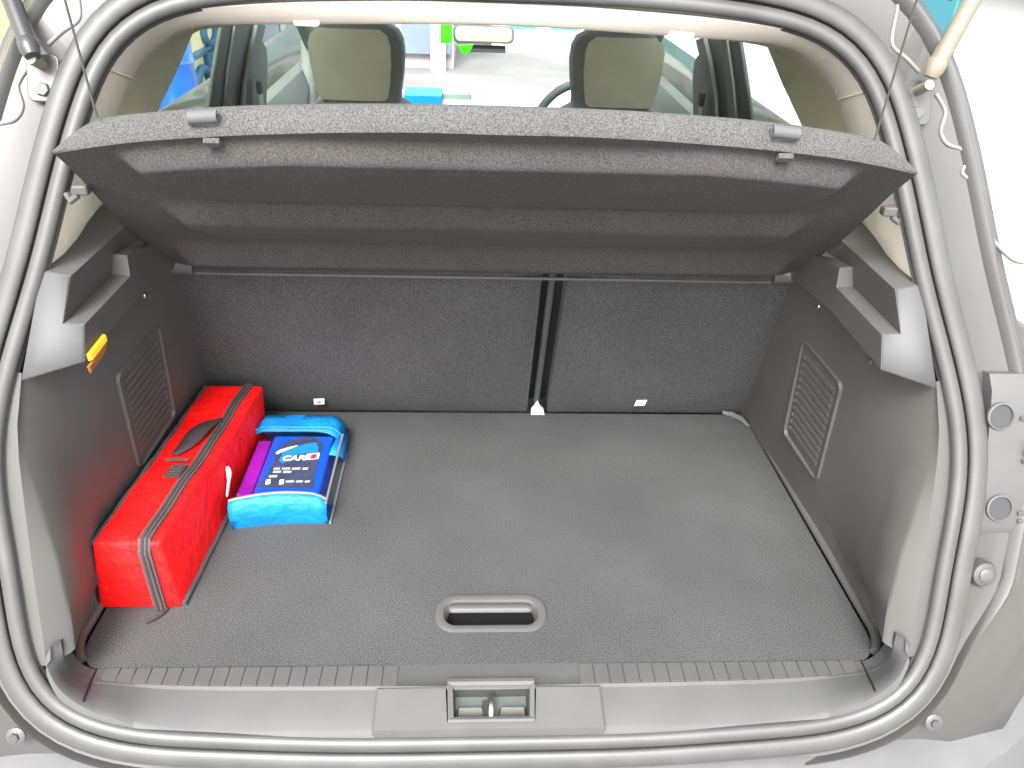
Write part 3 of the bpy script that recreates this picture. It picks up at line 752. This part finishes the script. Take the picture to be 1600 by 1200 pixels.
# steering wheel
sw = thing('steering_wheel', None, None, (.345, 1.98, .16), parent=CAR)
ax = Vector((0, -.87, .5)).normalized(); u = Vector((1, 0, 0)); w = ax.cross(u); w = w if w.z > 0 else -w
ctr = Vector((.36, 1.96, .20))
MB().tube([ctr+u*(.185*math.cos(a))+w*(.185*math.sin(a)) for a in [2*math.pi*k/48 for k in range(48)]], .014, 10, closed=True).build('rim', M['cabin_grey'], sw, smooth=70)
for a in (200, 340, 270):
    MB().tube([ctr, ctr+u*(.18*math.cos(math.radians(a)))+w*(.18*math.sin(math.radians(a)))], .016, 8, flat=.5).build('spoke', M['cabin_grey'], sw)
MB().disc(ctr-ax*.01, ax, .065, .03, 24, .006).build('hub', M['cabin_grey'], sw)
# inside mirror
im = thing('inside_mirror', None, None, (0, 2.1, .49), parent=CAR)
q0, q1 = at_y(708, 38, 2.1), at_y(803, 69, 2.1); c = (q0+q1)/2; mw, mh = q1.x-q0.x, q0.z-q1.z
wup = Vector((0, .18, 1)).normalized(); mn = Vector((0, -1, .18)).normalized()
MB().loft([poly3(c+mn*h, U, wup, rrect(mw*k, mh*k2, .018, 6)) for h, k, k2 in ((-.035, .6, .5), (-.02, .95, .9), (0, 1, 1), (.006, .97, .93))], cv=True, capu=True).build('mirror_case', M['cabin_grey'], im, smooth=50)
MB().prism(poly3(c+mn*.0062, U, wup, rrect(mw*.92, mh*.82, .014, 6)), mn*.001).build('mirror_glass', mat('beige tinted mirror', (.85, .85, .70), .35, metal=1.), im, smooth=0)  # beige tint stands in for the headliner reflected in the glass
MB().tube([c+Vector((0, .02, 0)), c+Vector((0, .05, .06)), c+Vector((0, .02, .10))], .012, 8).build('mirror_stem', M['cabin_grey'], im)
MB().box(at_y(760, 76, 2.12), (.13, .02, .022)).build('mirror_base', M['cabin_grey'], im, bevel=.004)

# ---- front seats
for s, cx in ((-1, -.348), (1, .372)):
    fs_ = thing('front_seat', None, None, (cx, 1.6, -.3), parent=CAR)
    lev = [(-.25, .24, .08), (.1, .25, .085), (.30, .225, .08), (.345, .165, .07), (.375, .112, .062), (.40, .112, .062), (.45, .121, .064), (.50, .126, .064), (.535, .124, .062), (.560, .112, .056), (.575, .085, .044), (.581, .03, .02)]
    rows = []
    for z, hw, hd in lev:
        yo = 1.63-.10*(z-.4)
        rows.append([Vector((cx-s*.006+hw*math.copysign(abs(math.cos(a))**.45, math.cos(a)), yo+hd*math.copysign(abs(math.sin(a))**.45, math.sin(a)), z)) for a in [2*math.pi*(k+.5)/36 for k in range(36)]])
    MB().loft(rows, cv=True, capu=True).build('backrest', M['seat_side'], fs_, smooth=70)
    # olive back shell set into the rear of the headrest
    rows = []
    for z, hw in ((.384, .080), (.392, .090), (.43, .098), (.48, .103), (.53, .103), (.552, .096), (.566, .078)):
        yo = 1.63-.10*(z-.4)
        hd = .0635-.006*sm((z-.53)/.04)
        rows.append([Vector((cx+s*.010+hw*1.05*t, yo-hd-.004*(1-t*t), z)) for t in [-1+.2*k for k in range(11)]])
    MB().shell(rows, Vector((0, .012, 0))).build('back_shell', M['seat_back'], fs_, smooth=50)
    MB().box((cx, 1.85, -.18), (.48, .50, .16)).build('seat_base', M['seat_side'], fs_, bevel=.04, bseg=3)

# ================================================================== PARCEL SHELF
shf = thing('parcel_shelf', 'dark grey felt parcel shelf tilted up over the boot, moulded underside', 'parcel shelf', (0, .45, .36))
SH0 = Vector((0, .452, .364)); SD = Vector((0, .156-.452, .618-.364)).normalized()      # along the shelf from hinge to free edge
SN = Vector((1, 0, 0)).cross(SD); SN = SN if SN.z < 0 else -SN                          # underside normal, down and back
LOW = [(768, 210), (900, 213), (1000, 218), (1100, 225), (1200, 234), (1300, 246), (1370, 258), (1432, 272)]
TH = .030
low3 = [on_plane(*p, SH0, SN) for p in LOW]; low3[0].x = 0
def vof(p): return (p-SH0).dot(SD)
edgeN = spline(low3, 40)
def edge_v(x):
    x = abs(x)
    for a, b in zip(edgeN, edgeN[1:]):
        if a.x <= x <= b.x: return vof(a)+(vof(b)-vof(a))*(x-a.x)/max(b.x-a.x, 1e-9)
    return vof(edgeN[-1])
sidepx = [(1432, 272), (1408, 300), (1385, 328), (1345, 345), (1300, 372), (1262, 395), (1240, 405)]
side3 = [on_plane(*p, SH0, SN) for p in sidepx]
SV = sorted([(vof(p), p.x) for p in side3])
def half_w(v):
    return .463 + .022*sm((vof(low3[-1])-v)/.25) - .02*sm((.05-v)/.05)
def v_of_px(y): return vof(on_plane(768, y, SH0, SN))
v_edge = edge_v(0)
marks = {k: v_of_px(y) for k, y in dict(s1a=224, s1b=237, p1e=314, g1=321, s2b=338, p2e=374, g2=384, s3b=402, end=430).items()}
def ramp(v, a, b): return sm((v-a)/(b-a)) if a != b else 0
def relief(x, v):
    """height of the underside mouldings; v runs from hinge (0) to free edge"""
    def pad(top0, top1, low0, low1, hmax, hw, rad):
        # top0: where the rear facing slope begins, top1: full height, low0..low1: falls back to zero
        if v > top1: prof_ = sm((top0-v)/(top0-top1))
        elif v > low0: prof_ = 1-.72*((top1-v)/(top1-low0))**1.4
        else: prof_ = .28*sm((v-low1)/(low0-low1))
        edge = hw-rad*max(0., (top1-v)/(top1-low1))**2*1.0
        return hmax*prof_*sm((edge-abs(x))/.035)
    ev = edge_v(min(abs(x), .4629))
    t0 = min(marks['s1a'], ev-.010); t1 = t0-(marks['s1a']-marks['s1b'])*.85
    h = pad(t0, t1, marks['p1e'], marks['g1'], .022, .402, .045)
    h = max(h, pad(marks['g1'], marks['s2b'], marks['p2e'], marks['g2'], .0195, .412, .05))
    h = max(h, pad(marks['g2'], marks['s3b'], marks['s3b']-.012, -.03, .022, .46, .0))
    return h
NX, NV = 150, 130
under, upper = [], []
for j in range(NV+1):
    ru, rt = [], []
    for i in range(NX+1):
        t = -1+2*i/NX
        fv = j/NV
        x = t*half_w(fv*.39)
        ve = edge_v(min(abs(x), .4629)); v = fv*ve
        rd = sm((.463-abs(x))/.05) if fv > .9 else 1
        ru.append(SH0+Vector((x, 0, 0))+SD*v+SN*relief(x, v))
    under.append(ru)
MB().loft(under).build('underside_moulding', M['felt_shaded'], shf, smooth=80)
# lip: free edge with its upper border, and the upper face
lipb, lipt = [], []
TOPPX = [(768, 165), (900, 169), (1000, 174), (1100, 181), (1200, 190), (1300, 204), (1365, 216), (1395, 232), (1415, 250), (1432, 271)]
def on_top(px, th): return on_plane(*px, SH0-SN*th, SN)
top3 = []
for k, p in enumerate(TOPPX):
    th = [TH]*7+[TH*.85, TH*.5, .002]
    top3.append(on_top(p, th[k]))
top3[0].x = 0
top3 = spline(top3, 40)
lt_ = [mir(p) for p in top3[:0:-1]]+top3; lb_ = [mir(p) for p in edgeN[:0:-1]]+edgeN
l1 = [a.lerp(b, .12)+SD*.003 for a, b in zip(lb_, lt_)]; l2 = [a.lerp(b, .85)+SD*.003 for a, b in zip(lb_, lt_)]
MB().loft([[p+SN*.0005 for p in lb_], l1, [a.lerp(b, .5)+SD*.0035 for a, b in zip(lb_, lt_)], l2, lt_, [p-SD*.006-SN*.001 for p in lt_]]).build('edge_lip', M['felt'], shf, smooth=50)
hin = [Vector((p.x*1.0, 0, 0))+SH0-SN*.012 for p in lt_]
MB().loft([[p-SD*.006-SN*.001 for p in lt_], [a.lerp(b, .5) for a, b in zip(lt_, hin)], hin, [p+SN*.012 for p in hin]]).build('top_face', M['felt'], shf, smooth=50)
# thin hinge strip at the seat top
MB().tube([SH0+Vector((x, .0, -.010)) for x in (-.455, -.2, 0, .2, .455)], .0028, 8).build('hinge_strip', M['trim'], shf)
# pivots
for s in (1, -1):
    MB().tube([SH0+Vector((s*.455, 0, .0)), SH0+Vector((s*.500, 0, .0))], .012, 12).build('pivot_pin', M['trim'], shf, smooth=40)
# pull clips on the lip
for px in ((313, 185), (1231, 211)):
    i = min(range(len(l1)), key=lambda k: abs(l1[k].lerp(l2[k], .5).x-on_top(px, TH*.5).x))
    c = l1[i].lerp(l2[i], .52); tdir = (l1[i+1]-l1[i-1]).normalized(); nn = SD
    sgn = 1 if c.x < 0 else -1
    cl = thing('cord_clip', None, None, tuple(c), parent=shf)
    pr = []
    for a in range(0, 300, 20):
        r_ = .0065; aa = math.radians(a-60)
        pr.append(nn*(.007+r_*math.cos(aa))+tdir.cross(nn)*(r_*math.sin(aa)))
    pin = [nn*(.007+(q-nn*.007).length*0)+(q-nn*.007)*.62 for q in pr]
    mb = MB()
    rows = [[c+tdir*t+q for q in pr+pin[::-1]] for t in (-.015, .015)]
    mb.loft(rows, cv=True, capu=True).build('hook', M['trim_grey'], cl, smooth=40)
    MB().box(c+nn*.003, (.03, .006, .012)).build('clip_foot', M['trim_grey'], cl, bevel=.001)
    c2 = on_plane(px[0]+(20 if c.x < 0 else -6), px[1]+(31 if c.x < 0 else 29), SH0, SN)
    MB().prism([c2+Vector((a, 0, 0))+SD*b+SN*.002 for a, b in ((-.008, -.004), (.008, -.004), (.008, .006), (-.008, .006))], SN*.006).build('stitch_stop', M['felt'], cl, bevel=.001)
# lift cords
for p0, p1 in (((152, 184), (98, -12)), ((1367, 217), (1436, -12))):
    a = on_top(p0, TH*.9); b = at_x(*p1, a.x*1.03)
    MB().tube([a, a.lerp(b, .5)+Vector((0, 0, -.002)), b, b+(b-a)*.9], .0013, 6).build('lift_cord', M['cord'], shf)
# side hooks under the shelf corners
for px in ((128, 288), (1388, 322)):
    c = on_plane(*px, SH0, SN)+SN*.006
    s = 1 if c.x > 0 else -1
    h = MB().box(c, (.018, .014, .012)).build('side_hook', M['trim'], shf, bevel=.003)
    MB().tube([c+Vector((s*.004, -.004, -.006)), c+Vector((s*.012, -.006, -.012)), c+Vector((s*.018, 0, -.006))], .004, 8).build('hook_tip', M['trim'], h)

# ================================================================== RED BAG
bag = thing('tool_bag', 'red nylon tool bag with dark zip band against the left boot wall', 'bag', (-.478, .3, 0))
bag['label'] = 'long red nylon bag with dark zip band, standing by the blue pouch'
# corners (bottom and top) of the bag's box, x to the right, y into the boot
bl, br_, tl, trr = [], [], [], []
LEN = 24
def bagpt(t, a, h):
    """t along the length 0..1, a across 0..1 (left to right), h height 0..1"""
    y = .103+.405*t
    xl0, xr0 = -.543+.024*t, -.429+.024*t           # at the floor
    xl1, xr1 = -.530+.034*t, -.440+.042*t           # at the top
    xl, xr = xl0+(xl1-xl0)*h, xr0+(xr1-xr0)*h
    z = .112*h
    return Vector((xl+(xr-xl)*a, y+(.010*h if t < .5 else .0), z))
def bag_section(t, n=40, inset=0., lo=0., hi=1.):
    """closed rounded cross section"""
    out = []
    sag = .004*math.sin(t*9)+.003*math.sin(t*23+1)
    for a, h in rrect_unit(n):
        p = bagpt(t, lo+(hi-lo)*(.5+(a-.5)*(1-inset)), .5+(h-.5)*(1-inset))
        if h > .9: p.z += sag*.5+.004*math.sin(math.pi*a)
        out.append(p)
    return out
def rrect_unit(n):
    pts = rrect(1., 1., .05, 5)
    return [(x+.5, y+.5) for x, y in pts]
secs = [(-.010, .06), (-.006, .02), (.002, .0)]+[(k/22, 0) for k in range(1, 22)]+[(.998, .0), (1.006, .02), (1.010, .06)]
rows = [bag_section(t, inset=i) for t, i in secs]
MB().loft(rows, cv=True, capu=True).build('body', M['red'], bag, smooth=50)
# zip band running over the top and down the front, two thirds across
def surf(t, a, h, lift=.0):
    p = bagpt(t, a, h); c = bagpt(t, .5, .5)
    return p
def band(a0, w, lift, name, m, t0=.0, t1=1., front=True):
    rws = []
    path = []
    if front:
        for h in (0.02, .2, .4, .6, .8, .92): path.append(('f', h))
    for k in range(25): path.append(('t', t0+(t1-t0)*k/24))
    for kind, q in path:
        if kind == 'f':
            p = bagpt(-.012+.004*0, a0, q)+Vector((0, -.004-lift, 0)); nrm = Vector((0, -1, 0))
        else:
            p = bagpt(q, a0, 1.0); p.z += lift+.002+.004*math.sin(math.pi*a0)+.5*(.004*math.sin(q*9)+.003*math.sin(q*23+1)); nrm = Vector((0, 0, 1))
        rws.append([p+Vector((-w/2, 0, 0))-nrm*.004, p+Vector((-w/2, 0, 0)), p+Vector((-w*.18, 0, 0))+nrm*.0012, p+Vector((w*.18, 0, 0))+nrm*.0012, p+Vector((w/2, 0, 0)), p+Vector((w/2, 0, 0))-nrm*.004])
    return MB().loft(rws).build(name, m, bag, smooth=50)
band(.76, .016, .0005, 'zip_band', M['piping'])
band(.74, .004, .0018, 'zip_edge', M['red_web'])
band(.80, .003, .0018, 'zip_edge', M['red_web'])
# bindings along the long edges
for a, h in ((.01, .97), (.985, .03), (.02, .03)):
    MB().tube([bagpt(k/20, a, h)+Vector(((-.002 if a < .5 else .003), 0, .001*math.sin(k*1.7))) for k in range(21)], .0042, 8).build('edge_binding', M['piping'], bag, smooth=60)
MB().tube(spline([bagpt(-.012, .01, h)+Vector((-.003-.006*math.sin(math.pi*h), -.001, 0)) for h in (.03, .25, .5, .75, .95)], 14), .0042, 8).build('edge_binding', M['piping'], bag, smooth=60)
# strap, keeper patch, puller
def toppx(x, y, lift=.0): 
    p = at_z(x, y, .114+lift); return p
strap = spline([toppx(272, 712, .002), toppx(293, 694, .006), toppx(312, 672, .010), toppx(330, 660, .006), toppx(345, 655, .002)], 20)
wd = [.003+.012*math.sin(math.pi*k/19)**.6 for k in range(20)]
MB().loft([[p+Vector((-w_, 0, 0)), p+Vector((0, 0, .0025)), p+Vector((w_, 0, 0))] for p, w_ in zip(strap, wd)]).build('carry_strap', M['red_web'], bag, smooth=60, solid=.002)
c = toppx(275, 736, .003)
MB().prism([c+Vector(p) for p in ((-.014, -.016, 0), (.010, -.016, 0), (.014, .014, 0), (-.009, .014, 0))], (0, 0, .0025)).build('strap_patch', M['red_web'], bag, bevel=.0008)
MB().box(toppx(277, 718, .005), (.034, .005, .003)).build('patch_bar', M['piping'], bag, bevel=.0008)
for k in range(4):
    MB().box(c+Vector((0, -.010+.006*k, .0028)), (.018, .0016, .0012)).build('patch_stitch', M['piping'], bag)
a, b = bagpt(.53, 1.0, .72)+Vector((.004, 0, 0)), bagpt(.46, 1.0, .35)+Vector((.005, 0, 0))
MB().tube(spline([a, a.lerp(b, .3)+Vector((.003, 0, 0)), b], 10), [.0024, .0042, .0045, .0038, .003, .0027, .0024, .0024, .0022, .0016], 10, flat=.5).build('zip_puller', M['label_grey'], bag, smooth=60)
c = at_z(262, 950, .004)
MB().tube(spline([c, at_z(252, 960, .004), at_z(240, 967, .005), at_z(228, 973, .003)], 16), .0019, 6).build('loose_thread', M['red_web'], bag)

# ================================================================== BLUE POUCH AND ITS KIT
X0, X1, Y0, Y1, PH = -.405, -.256, .257, .507, .055
pouch = thing('zip_pouch', 'bright blue pouch with clear vinyl top beside the red bag', 'pouch', (-.33, .38, 0))
pouch['label'] = 'small bright blue pouch with clear vinyl window, lying beside red bag'
def slab(x0, x1, y0, y1, z0, z1, r, name, m, parent, taper=0, bulge=0, nz=5):
    c = Vector(((x0+x1)/2, (y0+y1)/2, 0)); rows = []
    w, h = x1-x0, y1-y0
    for k in range(nz+1):
        t = k/nz; z = z0+(z1-z0)*t; g_ = bulge*math.sin(math.pi*t)-taper*t
        rows.append(poly3(c+Vector((0, 0, z)), U, Wv, rrect(w+2*g_, h+2*g_, r, 6)))
    return MB().loft(rows, cv=True, capu=True).build(name, m, parent, bevel=.004, bseg=3, smooth=50)
# front end
rows = []
for k in range(15):
    t = k/14; x = X0+(X1-X0)*t+.002; hgt = PH*(.90+.12*math.sin(math.pi*t)**.8-.16*(t > .9)*(t-.9)/.1) 
    y = Y0+.006*math.sin(3*t)+.012*t
    rows.append([Vector((x, y+.045, .002)), Vector((x, y+.004, .001)), Vector((x, y-.001, hgt*.5)), Vector((x, y+.003, hgt*.9)), Vector((x, y+.010, hgt)), Vector((x, y+.016, hgt*.985))])
MB().loft(rows).build('front_panel', M['cyan'], pouch, smooth=60, solid=.003)
MB().tube([r[4]+Vector((0, .002, .0015)) for r in rows], .0026, 8).build('front_piping', M['pipe_grey'], pouch, smooth=60)
frow = rows
rows = []
for k in range(15):
    t = k/14; x = X0+(X1-X0)*t; e = 1-.35*sm((t-.9)/.1)-.12*sm((.08-t)/.08)
    hgt = PH*e
    rows.append([Vector((x, Y1-.055-.010*sm((t-.7)/.3), hgt*.97)), Vector((x, Y1-.048, hgt*1.02)), Vector((x, Y1-.03, hgt*1.08+.002*math.sin(t*11))), Vector((x, Y1-.008, hgt)), Vector((x, Y1, hgt*.6)), Vector((x, Y1-.002, .001))])
MB().loft(rows).build('back_panel', M['cyan'], pouch, smooth=60, solid=.003)
MB().tube([r[1]+Vector((0, -.001, .003)) for r in rows], .0022, 8).build('zip', M['cyan'], pouch, smooth=60)
brow = rows
# right gusset: blue at the rear, clear in front
xr = X1+.001
MB().loft([[Vector((xr-.006, Y1-.01, PH*.62)), Vector((xr-.010, Y1-.09, PH*.95)), Vector((xr-.012, Y1-.12, PH*.95))], [Vector((xr+.004, Y1-.01, PH*.5)), Vector((xr+.005, Y1-.08, PH*.7)), Vector((xr+.004, Y1-.11, PH*.75))], [Vector((xr+.003, Y1-.01, .002)), Vector((xr+.004, Y1-.06, .002)), Vector((xr+.004, Y1-.075, .002))]]).build('side_gusset', M['cyan'], pouch, smooth=60, solid=.002)
ys_ = [Y0+.014+(Y1-Y0-.065)*k/8 for k in range(9)]
rows = [[Vector((X0+.004, y, .004)), Vector((X0+.003, y, PH*.8)), Vector((X0+.012, y, PH+.002*math.sin(y*60))), Vector(((X0+X1)/2, y, PH+.003+.0015*math.sin(y*90+1))), Vector((X1-.012, y, PH+.002*math.cos(y*70))), Vector((X1+.001, y, PH*.8)), Vector((X1+.004, y, .003))] for y in ys_]
MB().loft(rows).build('clear_cover', M['pvc'], pouch, smooth=70)
MB().tube([Vector((X1+.002, y, PH*.82)) for y in ys_], .0022, 8).build('side_piping', M['pipe_grey'], pouch, smooth=60)
MB().tube([Vector((X1+.005, y, .003)) for y in ys_], .0022, 8).build('side_piping', M['pipe_grey'], pouch, smooth=60)

kit = thing('boxed_kit', 'blue printed box with dark label seen inside the clear pouch', 'box', (-.32, .37, 0))
KX0, KX1, KY0, KY1, KH = -.372, -.268, .278, .448, .048
slab(KX0, KX1, KY0, KY1, .004, KH, .006, 'carton', M['navy'], kit)
def kp(x, y): return at_z(x, y, KH+.0006)
lab = [(402, 762), (420, 738), (428, 722), (432, 704), (445, 692), (470, 684), (490, 683), (503, 690), (503, 702), (498, 718), (492, 740), (489, 763)]
MB().prism([kp(*p) for p in lab], (0, 0, .0006)).build('label_print', M['label_dark'], kit, smooth=0)
sw1 = [(436, 720), (442, 708), (460, 700), (480, 694), (494, 692), (498, 700), (496, 708), (480, 708), (460, 712), (446, 722), (440, 724)]
MB().prism([kp(*p)+Vector((0, 0, .0008)) for p in sw1], (0, 0, .0005)).build('swoosh', M['label_blue'], kit, smooth=0)
sw2 = [(431, 708), (438, 704), (452, 700), (466, 697), (452, 703), (440, 708), (433, 711)]
MB().prism([kp(*p)+Vector((0, 0, .0014)) for p in sw2], (0, 0, .0005)).build('swoosh_edge', M['label_white'], kit, smooth=0)
def text(s_, px, size, name, m, parent, shear=.15):
    cu = bpy.data.curves.new('t', 'FONT'); cu.body = s_; cu.size = size; cu.shear = shear; cu.extrude = .0003; cu.offset = .0004
    o = bpy.data.objects.new('t', cu); COL.objects.link(o)
    dg = bpy.context.evaluated_depsgraph_get(); me = bpy.data.meshes.new_from_object(o.evaluated_get(dg))
    COL.objects.unlink(o); bpy.data.objects.remove(o)
    t = bpy.data.objects.new(name, me); COL.objects.link(t); me.materials.clear(); me.materials.append(m)
    p = kp(*px)+Vector((0, 0, .0018)); t.location = p
    t.rotation_euler = (0, 0, math.radians(3)); put(t, parent)
    return t
text('CAR', (440, 721), .019, 'lettering', M['label_white'], kit)
MB().prism([kp(*p)+Vector((0, 0, .0016)) for p in ((476, 720), (498, 718), (500, 709), (479, 711))], (0, 0, .0005)).build('badge', M['label_white'], kit, smooth=0)
MB().prism([kp(*p)+Vector((0, 0, .0022)) for p in ((485, 719), (494, 718), (496, 711), (487, 712))], (0, 0, .0005)).build('badge_mark', M['label_red'], kit, smooth=0)
random.seed(4)
for y, xs_ in ((733, (427, 440, 456, 472, 484)), (738, (426, 442, 458)), (745, (420, 436)), (753, (446, 462, 476, 487))):
    for a, b in zip(xs_, xs_[1:]):
        MB().prism([kp(*p)+Vector((0, 0, .0012)) for p in ((a, y+2), (b-3, y+1.6), (b-2, y-1.6), (a+1, y-1.2))], (0, 0, .0004)).build('print_line', M['label_grey'], kit, smooth=0)
for x in (419, 440):
    MB().prism([kp(*p)+Vector((0, 0, .0012)) for p in ((x-4, 758), (x+3, 757), (x+4, 750), (x-3, 751))], (0, 0, .0004)).build('print_mark', M['label_white'], kit, smooth=0)
slv = slab(-.3985, -.3745, .268, .44, .003, .044, .004, 'magenta_sleeve', M['magenta'], None)
slv.name = 'folded_vest'; slv['label'] = 'magenta folded sleeve next to blue box inside the pouch'; slv['category'] = 'sleeve'

# ================================================================== CABIN LOOSE THINGS
orn = thing('hanging_card', 'bright green card dangling from the inside mirror', 'air freshener', tuple(at_y(702, 60, 2.06)))
q = [at_y(*p, 2.06) for p in ((688, 37), (706, 37), (707, 60), (704, 68), (688, 68))]
MB().prism(q, (0, .006, 0)).build('card', M['green'], orn, bevel=.001)
q = [at_y(*p, 2.05) for p in ((716, 71), (740, 69), (735, 80), (727, 87), (720, 82))]
MB().prism(q, (0, .006, 0)).build('pendant', M['green'], orn, bevel=.001)
MB().tube([at_y(706, 62, 2.06), at_y(717, 72, 2.055)], .0015, 6).build('thread', M['green'], orn)
q0, q1 = at_y(631, 150, 2.2), at_y(690, 150, 2.2)
bk = MB().box(((q0.x+q1.x)/2, 2.25, .262), (q1.x-q0.x, .14, .034)).build('book', M['book'], bevel=.003)
bk['label'] = 'bright blue book lying on the dashboard top'; bk['category'] = 'book'
q0, q1 = at_y(692, 143, 2.3), at_y(736, 143, 2.3)
nb = MB().box(((q0.x+q1.x)/2, 2.36, .252), (q1.x-q0.x, .12, .02)).build('folded_paper', mat('grey green paper', (.25, .33, .26), .7), bevel=.002)
nb['label'] = 'grey green folded paper on the dashboard beside the blue book'; nb['category'] = 'paper'

# ================================================================== STREET BEYOND THE WINDOWS
GZ = -.72
def building(name, label, x0, x1, y0, y1, h, wallm):
    b = thing(name, label, 'building', ((x0+x1)/2, (y0+y1)/2, GZ))
    MB().box(((x0+x1)/2, (y0+y1)/2, GZ+h/2), (x1-x0, y1-y0, h)).build('wall', wallm, b, smooth=0)
    return b
b1 = building('shop_front', 'white building with cyan doors across the road ahead', .2, 9, 10.2, 14, 3.4, M['wall_white'])
for x in (at_y(816, 60, 10.2).x, at_y(882, 60, 10.2).x, 2.3, 3.1, 4.2, 5.4):
    d_ = MB().box((x, 10.19, GZ+1.05), (.34, .10, 2.1)).build('door', M['door_cyan'], b1, bevel=.01)
    MB().box((x+.12, 10.12, GZ+1.0), (.03, .05, .12)).build('handle', M['metal'], d_)
for x in (.6, 1.9, 2.7, 3.6): MB().box((x, 10.15, GZ+2.8), (.5, .14, .8)).build('window', M['shop_blue'], b1, bevel=.01)
MB().box((4.6, 10.1, GZ+.12), (8.8, .3, .24)).build('plinth', M['wall_white'], b1)
b2 = building('corner_shop', 'pale pink corner shop with blue shutters and round windows', -4.5, -.25, 8.6, 14, 3.2, M['wall_pink'])
for k in range(4):
    MB().box((-.55-.62*k, 8.58, GZ+.40), (.54, .08, .5)).build('shutter', M['shop_blue'], b2, bevel=.01)
    MB().tube([Vector((-.55-.30*k+.09*math.cos(a), 8.585, GZ+.85+.09*math.sin(a))) for a in [2*math.pi*q/20 for q in range(20)]], .022, 6, closed=True).build('round_window', M['shop_blue'], b2)
MB().box((-2.4, 8.56, GZ+1.35), (4.2, .2, .08)).build('ledge', M['wall_white'], b2)
MB().box((-.42, 8.5, GZ+1.4), (.16, .16, 2.8)).build('post', M['wall_white'], b2)
# cream wall at the left with dark letter shapes
b3 = building('cream_building', 'cream building with dark blue letter shapes along its wall', -6.5, -2.6, 1.5, 8.3, 3.0, M['wall_cream'])
def wall_pt(px, X): return at_x(*px, X)
def letter_ring(c, r, w, m, par, X):
    MB().tube([Vector((X, c.y+r*1.6*math.cos(a), c.z+r*math.sin(a))) for a in [2*math.pi*q/24 for q in range(24)]], w, 8, closed=True).build('letter', m, par, smooth=60)
XL = -2.58
c = wall_pt((327, 48), XL); letter_ring(c, .12, .04, M['deep_blue'], b3, XL)
c = wall_pt((318, 126), XL); letter_ring(c, .10, .045, M['deep_blue'], b3, XL)
c = wall_pt((322, 78), XL); MB().box(c, (.06, .9, .05)).build('letter', M['deep_blue'], b3, bevel=.01)
c = wall_pt((328, 90), XL); MB().box(c, (.06, .28, .17)).build('letter', M['deep_blue'], b3, bevel=.01)
c = wall_pt((318, 160), XL); MB().box(c, (.06, .4, .12)).build('letter', M['deep_blue'], b3, bevel=.01)
for y in (3.0, 5.0, 7.2): MB().box((XL+.0, y, GZ+2.4), (.1, .8, 1.1)).build('window', M['shop_blue'], b3, bevel=.01)
# white wall at the right
b4 = building('garden_wall', 'long white plastered wall close beside the car', 2.6, 2.85, -3.0, 9.2, 1.85, M['wall_white']); b4['category'] = 'wall'
MB().box((2.58, 3.1, GZ+.16), (.08, 12.1, .32)).build('plinth', M['wall_white'], b4, bevel=.01)
MB().box((2.57, 3.1, GZ+1.35), (.09, 12.1, .10)).build('ledge', M['wall_white'], b4, bevel=.01)
p = at_x(1465, 30, 2.57)
MB().box((2.57, p.y, GZ+.90), (.08, .42, 1.8)).build('door', M['door_cyan'], b4, bevel=.01)
# blue barrel beside the cream wall
p = at_x(272, 140, -2.1)
br2 = thing('barrel', 'blue plastic barrel standing in front of the cream wall', 'barrel', (p.x, p.y, GZ))
zz = [0, .02, .28, .30, .32, .58, .60, .62, .88, .90]; rr = [.15, .16, .16, .168, .16, .16, .168, .16, .16, .14]
MB().loft([[Vector((p.x+r*math.cos(a), p.y+r*math.sin(a), GZ+z)) for a in [2*math.pi*k/28 for k in range(28)]] for z, r in zip(zz, rr)], cv=True, capu=True).build('drum', M['car_blue'], br2, smooth=40)
MB().disc((p.x, p.y, GZ+.90), (0, 0, 1), .13, .02, 28, .0).build('lid', M['car_blue'], br2)
